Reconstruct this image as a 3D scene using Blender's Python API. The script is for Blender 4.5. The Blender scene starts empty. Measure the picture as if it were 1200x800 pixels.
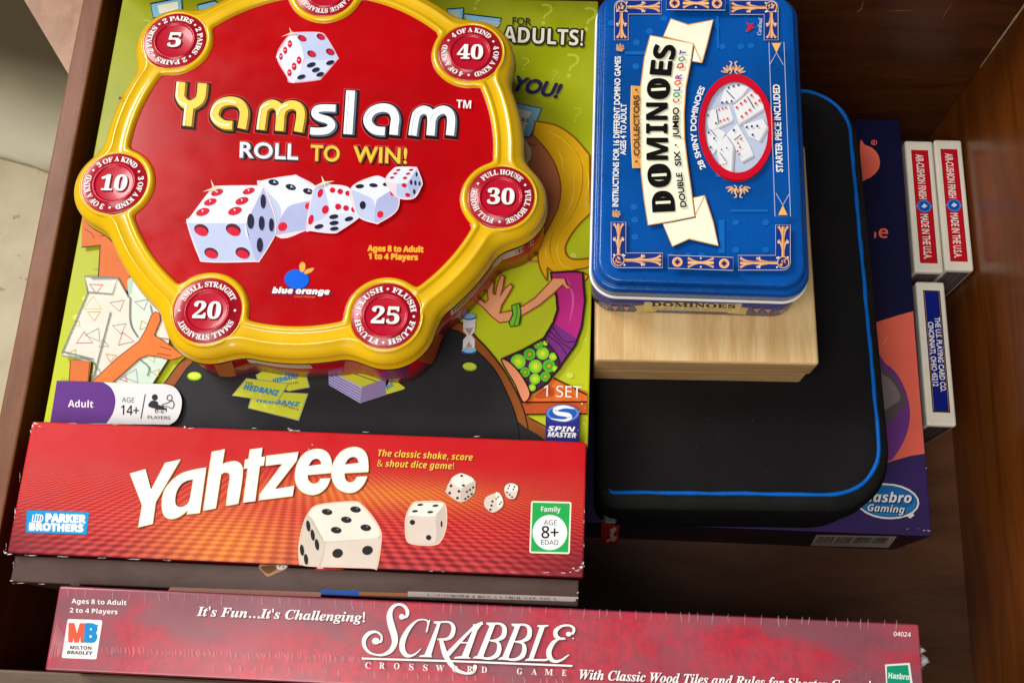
import bpy, bmesh, math, random, os
from mathutils import Vector, Matrix
from mathutils.geometry import tessellate_polygon
random.seed(7)
S = bpy.context.scene
C = bpy.context.collection

# ------------------------------------------------------------------ camera
F, CX, CY, CAMH = 1214.4, 600.0, 400.0, 0.70
def _n(v): return Vector(v).normalized()
_up = -_n((640 - CX, 790 - CY, F))                 # image axes: x right, y down, z forward
_yy = _n((780 - CX, -3400 - CY, F))
_xx = _yy.cross(_up).normalized()
_yy = _up.cross(_xx).normalized()
AX = (_xx, _yy, _up)                               # world axes seen in the image frame
cam = bpy.data.cameras.new('camera'); cam_o = bpy.data.objects.new('camera', cam); C.objects.link(cam_o)
cam.sensor_width = 36; cam.lens = F / 1200 * 36; cam.clip_start = .01; cam.clip_end = 50
M = Matrix(((_xx[0], -_xx[1], -_xx[2], 0), (_yy[0], -_yy[1], -_yy[2], 0), (_up[0], -_up[1], -_up[2], CAMH), (0, 0, 0, 1)))
cam_o.matrix_world = M
S.camera = cam_o

# ------------------------------------------------------------------ light
w = bpy.data.worlds.new('World'); S.world = w; w.use_nodes = True
w.node_tree.nodes['Background'].inputs[0].default_value = (1.0, .97, .93, 1)
w.node_tree.nodes['Background'].inputs[1].default_value = .075
def area(name, loc, target, size, power, col):
    l = bpy.data.lights.new(name, 'AREA'); l.size = size; l.energy = power; l.color = col
    o = bpy.data.objects.new(name, l); C.objects.link(o); o.location = loc
    o.rotation_euler = (Vector(target) - Vector(loc)).to_track_quat('-Z', 'Y').to_euler()
area('ceiling_lamp', (-.45, -.52, 1.68), (-.02, .16, .15), .95, 23, (1.0, .965, .91))
area('back_left_fill', (-1.42, 1.0, 1.55), (-.02, .16, .15), .8, 37, (1.0, .975, .94))  # added soft fill from the back left, balances the shadows; no known window
S.view_settings.view_transform = 'Standard'; S.view_settings.look = 'None'
S.view_settings.exposure = -.08; S.view_settings.gamma = 1

# ------------------------------------------------------------------ materials
def lin(c):
    return tuple((x / 255 / 12.92) if x / 255 <= .04045 else ((x / 255 + .055) / 1.055) ** 2.4 for x in c) + (1,)
class X:                                            # tiny expression -> math nodes helper
    def __init__(s, nt, v): s.nt, s.v = nt, v
    def _op(s, op, *a):
        n = s.nt.nodes.new('ShaderNodeMath'); n.operation = op
        for i, q in enumerate((s,) + a):
            q = q.v if isinstance(q, X) else q
            if isinstance(q, (int, float)): n.inputs[i].default_value = q
            else: s.nt.links.new(q, n.inputs[i])
        return X(s.nt, n.outputs[0])
    def __add__(s, o): return s._op('ADD', o)
    def __sub__(s, o): return s._op('SUBTRACT', o)
    def __mul__(s, o): return s._op('MULTIPLY', o)
    def __truediv__(s, o): return s._op('DIVIDE', o)
    def rdiv(s, k): return X(s.nt, k)._op('DIVIDE', s)
    def f(s, op, *a): return s._op(op, *a)
    def sm(s, a, b):
        n = s.nt.nodes.new('ShaderNodeMapRange'); n.interpolation_type = 'SMOOTHSTEP'
        s.nt.links.new(s.v, n.inputs[0]); n.inputs[1].default_value = a; n.inputs[2].default_value = b
        return X(s.nt, n.outputs[0])
def mix(nt, f, a, b, mode='MIX'):
    n = nt.nodes.new('ShaderNodeMix'); n.data_type = 'RGBA'; n.blend_type = mode
    for k, q in ((0, f), (6, a), (7, b)):
        q = q.v if isinstance(q, X) else q
        if isinstance(q, (int, float, tuple)): n.inputs[k].default_value = q
        else: nt.links.new(q, n.inputs[k])
    return n.outputs[2]
def coords(nt):
    t = nt.nodes.new('ShaderNodeTexCoord'); s = nt.nodes.new('ShaderNodeSeparateXYZ')
    nt.links.new(t.outputs['Object'], s.inputs[0])
    return t.outputs['Object'], [X(nt, s.outputs[i]) for i in range(3)]
def noise(nt, vec, scale, detail=3, stretch=None, rough=.5, dist=0):
    if stretch:
        m = nt.nodes.new('ShaderNodeMapping'); m.inputs['Scale'].default_value = stretch
        nt.links.new(vec, m.inputs[0]); vec = m.outputs[0]
    n = nt.nodes.new('ShaderNodeTexNoise'); nt.links.new(vec, n.inputs['Vector'])
    n.inputs['Scale'].default_value = scale; n.inputs['Detail'].default_value = detail
    n.inputs['Roughness'].default_value = rough; n.inputs['Distortion'].default_value = dist
    return X(nt, n.outputs[0])
def newmat(name):
    m = bpy.data.materials.new(name); m.use_nodes = True
    m.node_tree.nodes['Principled BSDF'].inputs['Specular IOR Level'].default_value = .3
    return m, m.node_tree, m.node_tree.nodes['Principled BSDF']
def bump(nt, b, h, strength, dist=.0005):
    n = nt.nodes.new('ShaderNodeBump'); n.inputs['Strength'].default_value = strength; n.inputs['Distance'].default_value = dist
    nt.links.new(h.v, n.inputs['Height']); nt.links.new(n.outputs[0], b.inputs['Normal'])
_mc = {}
def ink(rgb, rough=.38, coat=0, metal=0, var=.05, grain=0):
    key = (tuple(rgb), rough, coat, metal, var, grain)
    if key in _mc: return _mc[key]
    m, nt, b = newmat('ink_%d_%d_%d' % tuple(rgb))
    v, (x, y, z) = coords(nt)
    n = noise(nt, v, 45, 5, rough=.65)
    k = n.sm(.25, .75) * (2 * var) + (1 - var)
    cc = nt.nodes.new('ShaderNodeCombineColor')
    for i in range(3): nt.links.new(k.v, cc.inputs[i])
    nt.links.new(mix(nt, 1.0, lin(rgb), cc.outputs[0], 'MULTIPLY'), b.inputs['Base Color'])
    r = noise(nt, v, 120, 4) * .16 + (rough - .08); nt.links.new(r.v, b.inputs['Roughness'])
    b.inputs['Metallic'].default_value = metal
    b.inputs['Coat Weight'].default_value = coat; b.inputs['Coat Roughness'].default_value = .12; b.inputs['Specular IOR Level'].default_value = .16
    if grain: bump(nt, b, noise(nt, v, 900, 3), grain, .0003)
    _mc[key] = m
    return m

# ------------------------------------------------------------------ objects
def thing(name, label, cat, loc, group=None):
    o = bpy.data.objects.new(name, None); o.empty_display_size = .02; C.objects.link(o); o.location = loc
    o['label'] = label; o['category'] = cat
    if group: o['group'] = group
    return o
def wloc(p):
    v = Vector((0, 0, 0))
    while p: v += p.location; p = p.parent
    return v
def link(name, me, parent, smooth=False, label=None):
    o = bpy.data.objects.new(name, me); C.objects.link(o)
    if parent: o.parent = parent
    if smooth: me.polygons.foreach_set('use_smooth', [True] * len(me.polygons))
    if label: o['label'] = label
    return o
def build(name, verts, faces, mats, parent=None, fm=None, smooth=False, label=None):
    off = wloc(parent)
    me = bpy.data.meshes.new(name); me.from_pydata([tuple(Vector(v) - off) for v in verts], [], faces)
    for m in (mats if isinstance(mats, (list, tuple)) else [mats]): me.materials.append(m)
    if fm: me.polygons.foreach_set('material_index', fm)
    me.update()
    return link(name, me, parent, smooth, label)
def box(name, x0, y0, z0, x1, y1, z1, m, parent=None, bev=.0008, seg=2, label=None, wob=0, topm=None):
    bm = bmesh.new(); bmesh.ops.create_cube(bm, size=1)
    for v in bm.verts: v.co = Vector(((x0 + x1) / 2 + v.co.x * (x1 - x0), (y0 + y1) / 2 + v.co.y * (y1 - y0), (z0 + z1) / 2 + v.co.z * (z1 - z0)))
    if bev: bmesh.ops.bevel(bm, geom=bm.edges[:], offset=bev, segments=seg, profile=.5, affect='EDGES')
    off = wloc(parent)
    for v in bm.verts: v.co -= off
    me = bpy.data.meshes.new(name); bm.normal_update()
    ms = [m] + ([topm] if topm else [])
    for q in ms: me.materials.append(q)
    if topm:
        for f in bm.faces:
            if f.normal.z > .9: f.material_index = 1
    bm.to_mesh(me); bm.free()
    return link(name, me, parent, False, label)
def rrect(x0, y0, x1, y1, r, z, n=10, rl=None):
    out = []; R_ = r; rl = rl or r
    for cx, cy, a, r in ((x1 - R_, y1 - R_, 0, R_), (x0 + rl, y1 - rl, 90, rl), (x0 + rl, y0 + rl, 180, rl), (x1 - R_, y0 + R_, 270, R_)):
        for i in range(n + 1):
            t = math.radians(a + 90 * i / n); out.append((cx + r * math.cos(t), cy + r * math.sin(t), z))
    return out
def loft(name, loops, mats, parent, fm=None, cap0=True, cap1=True, smooth=True, label=None):
    n = len(loops[0]); vs = [p for l in loops for p in l]; fs = []; mi = []
    for k in range(len(loops) - 1):
        for i in range(n):
            j = (i + 1) % n; fs.append((k * n + i, k * n + j, (k + 1) * n + j, (k + 1) * n + i)); mi.append(fm[k] if fm else 0)
    if cap0: fs.append(tuple(range(n))[::-1]); mi.append(fm[0] if fm else 0)
    if cap1: fs.append(tuple(range((len(loops) - 1) * n, len(loops) * n))); mi.append(fm[-1] if fm else 0)
    return build(name, vs, fs, mats, parent, mi, smooth, label)
def sharp(o, ang=35):
    bm = bmesh.new(); bm.from_mesh(o.data)
    for e in bm.edges:
        if len(e.link_faces) == 2 and e.calc_face_angle(0) > math.radians(ang): e.smooth = False
    bm.to_mesh(o.data); bm.free()

# ------------------------------------------------------------------ flat printing on real faces
def ray(px, py):
    q = Vector((px - CX, py - CY, F)); return Vector((AX[0].dot(q), AX[1].dot(q), AX[2].dot(q)))
def top(z):                                         # the horizontal face at height z
    def g(px, py):
        d = ray(px, py); s = (z - CAMH) / d.z; return Vector((d.x * s, d.y * s, z))
    g.n = Vector((0, 0, 1)); return g
def front(y):                                       # an upright face turned to the viewer
    def g(px, py):
        d = ray(px, py); s = y / d.y; return Vector((d.x * s, y, CAMH + d.z * s))
    g.n = Vector((0, -1, 0)); return g
def local(o, n=(0, 0, 1), ux=(1, 0, 0), uy=(0, 1, 0)):
    o, ux, uy = Vector(o), Vector(ux), Vector(uy)
    def g(a, b): return o + ux * a + uy * b
    g.n = Vector(n); return g
FD = os.path.join(bpy.utils.resource_path('LOCAL'), 'datafiles', 'fonts', 'NotoSansMath-Regular.woff2')
try: MATHF = bpy.data.fonts.load(FD)                # a font that ships inside Blender
except Exception: MATHF = None
ST = {'serif': (0x1D400, 0x1D41A, 0x1D7CE), 'serifi': (0x1D468, 0x1D482, 0x1D7CE), 'bold': (0x1D5D4, 0x1D5EE, 0x1D7EC),
      'boldi': (0x1D63C, 0x1D656, 0x1D7EC), 'ital': (0x1D434, 0x1D44E, None), 'reg': None, 'gill': None}
_tc = {}
def glyphs(s, st, off=0, sp=1):
    key = (s, st, off, sp)
    if key in _tc: return _tc[key]
    t = s
    if MATHF and ST[st]:
        U, L, N = ST[st]; t = ''
        for c in s:
            if 'A' <= c <= 'Z': t += chr(U + ord(c) - 65)
            elif 'a' <= c <= 'z': t += chr(L + ord(c) - 97) if not (st == 'ital' and c == 'h') else 'h'
            elif '0' <= c <= '9' and N: t += chr(N + ord(c) - 48)
            else: t += c
    cu = bpy.data.curves.new('txt', 'FONT'); cu.body = t; cu.resolution_u = 4; cu.offset = off; cu.space_character = sp
    if MATHF and st != 'gill': cu.font = MATHF
    o = bpy.data.objects.new('txt', cu); C.objects.link(o)
    me = o.to_mesh(); vs = [(v.co.x, v.co.y) for v in me.vertices]; fs = [tuple(p.vertices) for p in me.polygons]
    o.to_mesh_clear(); bpy.data.objects.remove(o); bpy.data.curves.remove(cu)
    par = list(range(len(vs)))
    def find(a):
        while par[a] != a: par[a] = par[par[a]]; a = par[a]
        return a
    for f in fs:
        for q in f[1:]: par[find(q)] = find(f[0])
    ids = {}; isl = [ids.setdefault(find(i), len(ids)) for i in range(len(vs))]
    x0 = min(v[0] for v in vs); x1 = max(v[0] for v in vs)
    r = ([(v[0] - x0, v[1]) for v in vs], fs, isl, x1 - x0); _tc[key] = r
    return r
def caph(st):
    vs = glyphs('H', st)[0]; return max(v[1] for v in vs)
def cr(pts, closed=True, n=5):                      # smooth curve through points; a point with a third entry is a corner
    m = len(pts); out = []
    for i in range(m if closed else m - 1):
        p1, p2 = pts[i], pts[(i + 1) % m]
        p0 = pts[(i - 1) % m] if (closed or i > 0) else p1
        p3 = pts[(i + 2) % m] if (closed or i < m - 2) else p2
        if len(p1) > 2: p0 = p1
        if len(p2) > 2: p3 = p2
        for k in range(n):
            t = k / n
            out.append(tuple(.5 * (2 * p1[a] + (p2[a] - p0[a]) * t + (2 * p0[a] - 5 * p1[a] + 4 * p2[a] - p3[a]) * t * t + (3 * p1[a] - p0[a] - 3 * p2[a] + p3[a]) * t ** 3) for a in (0, 1)))
    if not closed: out.append(tuple(pts[-1][:2]))
    return out
class Art:
    def __init__(s, plane, layer=1, step=.000025):
        s.g, s.L, s.step = plane, layer, step
        s.vs, s.fs, s.mi, s.mats, s.units = [], [], [], [], []
        s.ox = s.oy = 0; s.k = 1.0; s.inc = 1
    def view(s, ox=0, oy=0, k=1.0): s.ox, s.oy, s.k = ox, oy, k; return s
    def _m(s, m):
        if isinstance(m, tuple): m = ink(m)
        if m not in s.mats: s.mats.append(m)
        return s.mats.index(m)
    def raw(s, pts, faces, m, isl=None):
        b = len(s.vs); s.units.append((b, b + len(pts), len(s.fs), len(s.fs) + len(faces))); mi = s._m(m); s.L += s.inc
        for i, p in enumerate(pts):
            q = s.g(s.ox + p[0] / s.k, s.oy + p[1] / s.k)
            s.vs.append(q + s.g.n * (s.step * s.L + (isl[i] % 4 * .000004 if isl else 0)))
        for f in faces: s.fs.append(tuple(b + a for a in f)); s.mi.append(mi)
    def poly(s, pts, m, smooth=False, holes=(), n=5):
        loops = [cr(pts, True, n) if smooth else [tuple(p[:2]) for p in pts]] + [cr(h, True, n) if smooth else [tuple(p[:2]) for p in h] for h in holes]
        tri = tessellate_polygon([[Vector((a, b, 0)) for a, b in l] for l in loops])
        s.raw([p for l in loops for p in l], tri, m)
    def ell(s, x, y, rx, ry, m, rot=0, n=22, hole=0):
        c, q = math.cos(math.radians(rot)), math.sin(math.radians(rot))
        def ring(f): return [(x + rx * f * math.cos(t) * c - ry * f * math.sin(t) * q, y + rx * f * math.cos(t) * q + ry * f * math.sin(t) * c) for t in [2 * math.pi * i / n for i in range(n)]]
        if hole: s.raw(ring(1) + ring(hole), [(i, (i + 1) % n, n + (i + 1) % n, n + i) for i in range(n)], m)
        else: s.raw(ring(1), [tuple(range(n))], m)
    def stroke(s, pts, wd, m, smooth=True, closed=False, dx=0, dy=0, n=5):
        ws = wd if isinstance(wd, (list, tuple)) else None
        p = cr(pts, closed, n) if smooth else [tuple(q[:2]) for q in pts]
        m_ = len(p); L, R_ = [], []
        for i in range(m_):
            a = p[i - 1] if (i > 0 or closed) else p[i]; b = p[(i + 1) % m_] if (i < m_ - 1 or closed) else p[i]
            tx, ty = b[0] - a[0], b[1] - a[1]; l = math.hypot(tx, ty) or 1
            if ws:
                t = i / (m_ - 1) * (len(ws) - 1); k = min(int(t), len(ws) - 2); wv = ws[k] + (ws[k + 1] - ws[k]) * (t - k)
            else: wv = wd
            ux, uy = -ty / l * wv / 2, tx / l * wv / 2
            L.append((p[i][0] + ux + dx, p[i][1] + uy + dy)); R_.append((p[i][0] - ux + dx, p[i][1] - uy + dy))
        rng = range(m_) if closed else range(m_ - 1)
        s.raw(L + R_, [(i, (i + 1) % m_, m_ + (i + 1) % m_, m_ + i) for i in rng], m)
    def text(s, t, st, p0, p1, h, m, off=0, up=None, sp=1, warp=None, dx=0, dy=0, shear=0):
        if off and st != 'gill':                        # bolder strokes: the same letters laid again, nudged all round
            if off > 0:
                s.inc = .12; e = off * (h if not warp else 1) / caph(st)
                if warp: e = off / caph(st); ring = [(math.cos(q) * e, math.sin(q) * e) for q in (0, 1.57, 3.14, 4.71)]
                for q in range(6 if not warp else 4):
                    if warp:
                        wx, wy = ring[q]; wd_ = glyphs(t, st, 0, sp)[3]
                        s.text(t, st, p0, p1, h, m, 0, up, sp, (lambda u, v, a=wx / wd_, b_=wy: warp(u + a * caph(st), v + b_)))
                    else: s.text(t, st, p0, p1, h, m, 0, up, sp, None, dx + e * math.cos(q * 1.047), dy + e * math.sin(q * 1.047), shear)
                s.inc = 1
            off = 0
        vs, fs, isl, wd = glyphs(t, st, off, sp); ch = caph(st)
        if warp: pts = [warp(v[0] / wd, v[1] / ch) for v in vs]
        else:
            bx, by = p1[0] - p0[0], p1[1] - p0[1]; l = math.hypot(bx, by)
            ux, uy = up if up else (by / l * h, -bx / l * h)
            ux += bx / l * shear * h; uy += by / l * shear * h
            pts = [(p0[0] + dx + bx * v[0] / wd + ux * v[1] / ch, p0[1] + dy + by * v[0] / wd + uy * v[1] / ch) for v in vs]
        s.raw(pts, fs, m, isl)
    def done(s, name, parent, label=None):             # pieces that lie far apart become parts of their own
        bb = []
        for a, b, _, _ in s.units:
            q = s.vs[a:b]; bb.append([min(v[i] for v in q) for i in range(3)] + [max(v[i] for v in q) for i in range(3)])
        par = list(range(len(bb)))
        def find(a):
            while par[a] != a: par[a] = par[par[a]]; a = par[a]
            return a
        for i in range(len(bb)):
            for j in range(i):
                if find(i) != find(j) and sum(max(0, bb[i][k] - bb[j][k + 3], bb[j][k] - bb[i][k + 3]) ** 2 for k in range(3)) <= .019 ** 2: par[find(i)] = find(j)
        o = None
        for r in sorted({find(i) for i in range(len(bb))}):
            vs, fs, mi = [], [], []
            for i, (a, b, c, d) in enumerate(s.units):
                if find(i) == r:
                    k = len(vs) - a; vs += s.vs[a:b]; fs += [tuple(q + k for q in f) for f in s.fs[c:d]]; mi += s.mi[c:d]
            used = sorted(set(mi)); o = build(name, vs, fs, [s.mats[q] for q in used], parent, [used.index(q) for q in mi], False, label)
        return o
def die(A, faces, pips, edge=None, ew=1):           # printed picture of a die: faces [(pts, colour)], pips [(x, y, rx, ry, rot, colour)]
    if edge: A.poly(edge[0], edge[1], True)
    for pts, c in faces: A.poly(pts, c, True)
    for x, y, rx, ry, r, c in pips: A.ell(x, y, rx, ry, c, r, 14)
WHITE, BLACK = (244, 243, 240), (18, 16, 16)

# ------------------------------------------------------------------ the drawer and what lies beside it
def wood(name, a, b, stretch, rough=.4, coat=0, bs=.15, fig=9, croug=.15):
    m, nt, bs_ = newmat(name); v, _ = coords(nt)
    n1 = noise(nt, v, fig, 6, stretch, .6, .8); n2 = noise(nt, v, fig * 14, 3, stretch, .6)
    k = n1.sm(.3, .7) * .72 + n2.sm(.3, .75) * .28
    nt.links.new(mix(nt, k, lin(a), lin(b)), bs_.inputs['Base Color'])
    nt.links.new((noise(nt, v, 60, 4) * .2 + (rough - .1)).v, bs_.inputs['Roughness'])
    bs_.inputs['Specular IOR Level'].default_value = .3; bs_.inputs['Coat Weight'].default_value = coat; bs_.inputs['Coat Roughness'].default_value = croug
    bump(nt, bs_, n2, bs, .0003)
    return m
W_IN = wood('cherry_veneer', (58, 26, 8), (90, 47, 17), (1, 7, 7), .4, .12, .14, 10, .25)
W_SIDE = wood('cherry_side', (88, 40, 8), (124, 66, 18), (6, .7, 6), .34, .22, .12, 10, .25)
W_RIM = wood('rim_edge', (104, 62, 38), (132, 82, 54), (7, 1.2, 7), .5, .05, .2, 12)
W_FRONT = wood('front_edge', (84, 66, 50), (106, 84, 66), (1, 7, 7), .5, .05, .2, 12)
dr = thing('drawer', 'dark cherry wood drawer holding all the games', 'drawer', (0, .2, 0))
XL, XR, YF, YB, ZR = -.281, .2708, -.0095, .391, .175
box('bottom_panel', XL - .006, YF - .006, -.009, XR + .006, YB + .006, -.0005, wood('base_veneer', (78, 46, 27), (106, 67, 42), (1, 6, 6), .4, .15, .1, 9, .25), dr, .0004)
sL = box('side_panel', XL - .0125, YF - .0005, -.012, XL, YB + .012, ZR, W_SIDE, dr, .0012, 2, 'left side panel with a lighter worn top edge', 0, W_RIM)
sR = box('side_panel', XR, YF - .0005, -.012, XR + .0125, YB + .012, ZR, W_SIDE, dr, .0012, 2, None, 0, W_RIM)
box('back_panel', XL + .0003, YB, -.012, XR - .0003, YB + .012, .21, W_IN, dr, .0008)
box('front_panel', XL - .03, YF - .021, -.02, XR + .03, YF, .166, W_IN, dr, .0015, 2, None, 0, W_FRONT)
# the pale corner seam, chipped, and a few scratches
GLUE = ink((176, 150, 122), .4)
vs, fs = [], []
for i in range(26):
    z = .1 + i * .0042; r = .0007 * (.55 + .45 * random.random()) * (.5 if i < 5 else 1)
    for a in (XR - .0004 - r * 1.6, YB - .0004), (XR - .0004, YB - .0004 - r * 1.6), (XR - .0003, YB - .0003): vs.append((a[0], a[1], z))
for i in range(25):
    b = i * 3
    for q in range(3): fs.append((b + q, b + (q + 1) % 3, b + 3 + (q + 1) % 3, b + 3 + q))
build('corner_seam', vs, fs, GLUE, dr)
A = Art(front(YB), 2); A.n = 0
SC = ink((138, 96, 62), .5)
A.stroke([(1040, 13.5), (1055, 12.6), (1071, 12.4)], [.2, 1.3, .2], SC); A.stroke([(1117, 2), (1108, 15), (1105, 23)], [.2, 1.4, .3], SC)
A.stroke([(1012, 0), (1009, 11), (1003, 14)], [.3, 1.5, .3], SC)
A.done('scratches', dr)

# floor, the pale base and the board beyond the left rim
ZF = -.30
m, nt, b = newmat('stone_tile'); v, _ = coords(nt)
k = noise(nt, v, 14, 6, None, .62).sm(.3, .7); p = noise(nt, v, 55, 3, None, .6).sm(.34, .28)
c1 = mix(nt, k, lin((180, 165, 132)), lin((200, 186, 152)))
nt.links.new(mix(nt, p * .55, c1, lin((104, 94, 76))), b.inputs['Base Color']); b.inputs['Roughness'].default_value = .45
bump(nt, b, p * -1.0, .4, .001)
fl = box('floor', -2.2, -1.0, ZF - .05, 1.2, 2.2, ZF, m, None, 0); fl['kind'] = 'structure'
CREAM, nt, b = newmat('cream_painted_shade'); v, (x, y, z) = coords(nt)
nt.links.new(mix(nt, (z + noise(nt, v, 20, 3) * .02).sm(.008, .15), lin((216, 207, 180)), lin((84, 72, 52))), b.inputs['Base Color']); b.inputs['Roughness'].default_value = .5  # shade painted into the colour: cream foot darkens to taupe up the face
a, e = top(ZF)(-60, 168), top(ZF)(75, 205)
dv = (e - a).normalized(); nv = Vector((dv.y, -dv.x, 0))            # nv points at the viewer
if nv.y > 0: nv = -nv
prof = [(0, 0), (.0015, .006), (-.006, .011), (-.024, .016), (-.042, .025), (-.055, .04), (-.063, .065), (-.066, .10), (-.067, .15), (-.067, .20), (-.066, .25), (-.064, .30), (-.062, .36), (-.12, .36), (-.12, 0)]
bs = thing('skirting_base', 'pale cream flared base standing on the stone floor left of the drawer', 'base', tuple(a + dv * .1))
vs, fs = [], []
N = 40
for i in range(N + 1):
    q = a + dv * (-.5 + ((-.325 - a.x) / dv.x + .5) * i / N); bulge = .012 * math.exp(-((i - 30) / 2.5) ** 2)
    for d, h in prof: vs.append(q + nv * (d + (bulge if .01 < h < .1 else 0)) + Vector((0, 0, h)))
n = len(prof)
for i in range(N):
    for j in range(n): fs.append((i * n + j, (i + 1) * n + j, (i + 1) * n + (j + 1) % n, i * n + (j + 1) % n))
fs += [tuple(range(n)), tuple(range(N * n, N * n + n))[::-1]]
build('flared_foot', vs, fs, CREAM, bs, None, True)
BOARD = wood('board', (146, 108, 84), (178, 136, 108), (4, 1.5, 4), .5, .1, .2, 16)
zb = .115; p = [top(zb)(28, 0), top(zb)(80.5, 88)]
d = (p[1] - p[0]); p = [p[0] - d * 1.2, p[1] + d * .0, Vector((-.2945, p[1].y, zb)), Vector((-.2945, .62, zb))]
p[0].z = zb
bd = thing('cabinet_board', 'pinkish brown wooden board behind the left drawer rim, top left corner', 'board', tuple((p[0] + p[2]) / 2 - Vector((0, 0, .018))))
loft('panel', [[tuple(q - Vector((0, 0, .018))) for q in p][::-1], [tuple(q - Vector((0, 0, .001))) for q in p][::-1], [tuple(q + (((p[0] + p[2]) / 2) - q) * .003) for q in p][::-1]], [BOARD], bd, None, True, True, False)

# ------------------------------------------------------------------ card decks
def wear(A, spots, c=(238, 232, 224), s=1.0):       # ragged scuffed bits of bare board along a printed edge
    for x, y, l, h in spots:
        for q in range(3 if l + h > 2 else 1):
            n = 13; x2, y2, k = (x, y, .8) if q == 0 else (x + random.uniform(-1, 1) * l, y + random.uniform(-1, 1) * h, random.uniform(.25, .5))
            A.poly([(x2 + k * l * math.cos(t) * random.uniform(.25, 1), y2 + k * h * math.sin(t) * random.uniform(.25, 1)) for t in [2 * math.pi * i / n for i in range(n)]], random.choice((c, (206, 192, 184), c)))
CARDW = ink((236, 230, 214), .35, .3, 0, .04)
def deck(name, label, x0, y0, x1, y1, z, red, group=None):
    t = thing(name, label, 'card deck', ((x0 + x1) / 2, (y0 + y1) / 2, 0), group)
    box('carton', x0, y0, 0, x1, y1, z, CARDW, t, .0015, 3)
    wd, ln = x1 - x0, y1 - y0
    A = Art(local((x0, y1, z), (0, 0, 1), (1, 0, 0), (0, -1, 0)), 2)
    k = .001
    if red:
        c = (196, 18, 34)
        A.poly([(.0036, .0072), (wd - .0036, .0072), (wd - .0036, ln - .0062), (.0036, ln - .0062)], (150, 10, 26))
        A.poly([(.004, .0076), (wd - .004, .0076), (wd - .004, ln - .0066), (.004, ln - .0066)], c)
        A.text('AIR-CUSHION FINISH', 'gill', (wd / 2 - .0028, .0105), (wd / 2 - .0028, .0435), .0048, (250, 240, 232), .02, (.0048, 0))
        A.text('MADE IN THE U.S.A.', 'gill', (wd / 2 - .0028, .0545), (wd / 2 - .0028, .0865), .0048, (250, 240, 232), .02, (.0048, 0))
        A.ell(wd / 2, .0488, .0058, .0007, (120, 170, 230)); A.ell(wd / 2, .0488, .0046, .0046, (60, 130, 215)); A.ell(wd / 2, .0488, .0034, .0034, (18, 78, 180))
        A.poly([(wd / 2 - .002, .0492), (wd / 2, .0468), (wd / 2 + .0022, .0486), (wd / 2, .0503)], (210, 230, 250))
    else:
        A.poly([(.0040, .0062), (wd - .0034, .0062), (wd - .0034, ln - .0085), (.0040, ln - .0085)], (26, 24, 62))
        A.stroke([(.0048, .007), (wd - .0042, .007), (wd - .0042, ln - .0093), (.0048, ln - .0093)], .00035, (168, 128, 96), False, True)
        A.poly([(.0053, .0075), (wd - .0047, .0075), (wd - .0047, ln - .0098), (.0053, ln - .0098)], (14, 30, 128))
        A.text('THE U.S. PLAYING CARD CO.', 'gill', (wd - .0082, .0245), (wd - .0082, .0738), .0032, WHITE, .022, (.0032, 0))
        A.text('CINCINNATI, OHIO 45212', 'gill', (wd - .0127, .0278), (wd - .0127, .0705), .0032, WHITE, .022, (.0032, 0))
    A.done('printed_label', t)
    # the end flap that faces the viewer, in its own colours
    A = Art(local((x0, y0, 0), (0, -1, 0), (1, 0, 0), (0, 0, 1)), 2)
    e = (92, 84, 80) if red else (44, 38, 40)
    A.poly([(.0016, .004), (wd - .0016, .004), (wd - .0016, z - .0035), (.0016, z - .0035)], e)
    for q in range(3): A.stroke([(.003 + q * .004, .006), (.003 + q * .004, z - .006)], .0005, (140, 134, 128), False)
    A.done('end_flap', t)
    return t
deck('card_deck', 'red and white card deck standing on its side against the purple game box', .2310, .2600, .2495, .3557, .064, True, 'red card decks')
deck('card_deck', 'red and white card deck standing on its side closest to the right drawer wall', .2506, .2618, .2690, .3570, .064, True, 'red card decks')
deck('card_deck', 'navy blue and white card deck standing below the two red decks', .2310, .1578, .2492, .2535, .064, False)

# ------------------------------------------------------------------ purple game box
hx0, hy0, hx1, hy1, hz = .0192, .0885, .2266, .3680, .07
hb = thing('game_box', 'dark purple game box with coral shapes under the zip case', 'board game', ((hx0 + hx1) / 2, (hy0 + hy1) / 2, 0))
m, nt, b = newmat('purple_print'); v, (x, y, z) = coords(nt)
nt.links.new(mix(nt, y.sm(.02, -.11), lin((14, 15, 54)), lin((58, 40, 100))), b.inputs['Base Color']); b.inputs['Roughness'].default_value = .42
DKSIDE = ink((42, 24, 40), .45)
box('carton', hx0, hy0, 0, hx1, hy1, hz, DKSIDE, hb, .0009, 2, None, 0, m)
A = Art(top(hz), 2); CORAL = (244, 112, 92)
A.view(1000, 140, 3.635)
A.poly([(30, 95), (48, 108), (80, 122), (105, 150), (113, 185), (105, 215), (85, 238), (62, 252), (30, 250)], CORAL, True)
A.ell(88, 99, 13, 11, CORAL, 0, 18, .72); A.text('R', 'gill', (83, 105), (93, 105), 11, CORAL, .02)
A.text('e', 'bold', (106, 503), (146, 506), 52, CORAL); A.poly([(88, 478), (98, 482), (97, 504), (88, 506)], CORAL)
A.view(1000, 320, 3.635)
A.poly([(60, 222), (120, 202), (190, 180), (254, 163), (303, 768), (240, 778), (160, 801), (60, 840)], CORAL)
A.poly([(122, 305), (152, 262), (140, 285), (128, 302)], (220, 190, 60))
A.poly([(90, 370), (140, 388), (185, 430), (222, 500), (240, 580), (236, 650), (212, 720), (175, 780), (150, 800), (90, 800)], (118, 62, 140), True)
A.poly([(90, 405), (140, 420), (182, 455), (212, 510), (226, 552), (200, 590), (172, 618), (150, 640), (90, 660)], (96, 84, 92), True)
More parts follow.
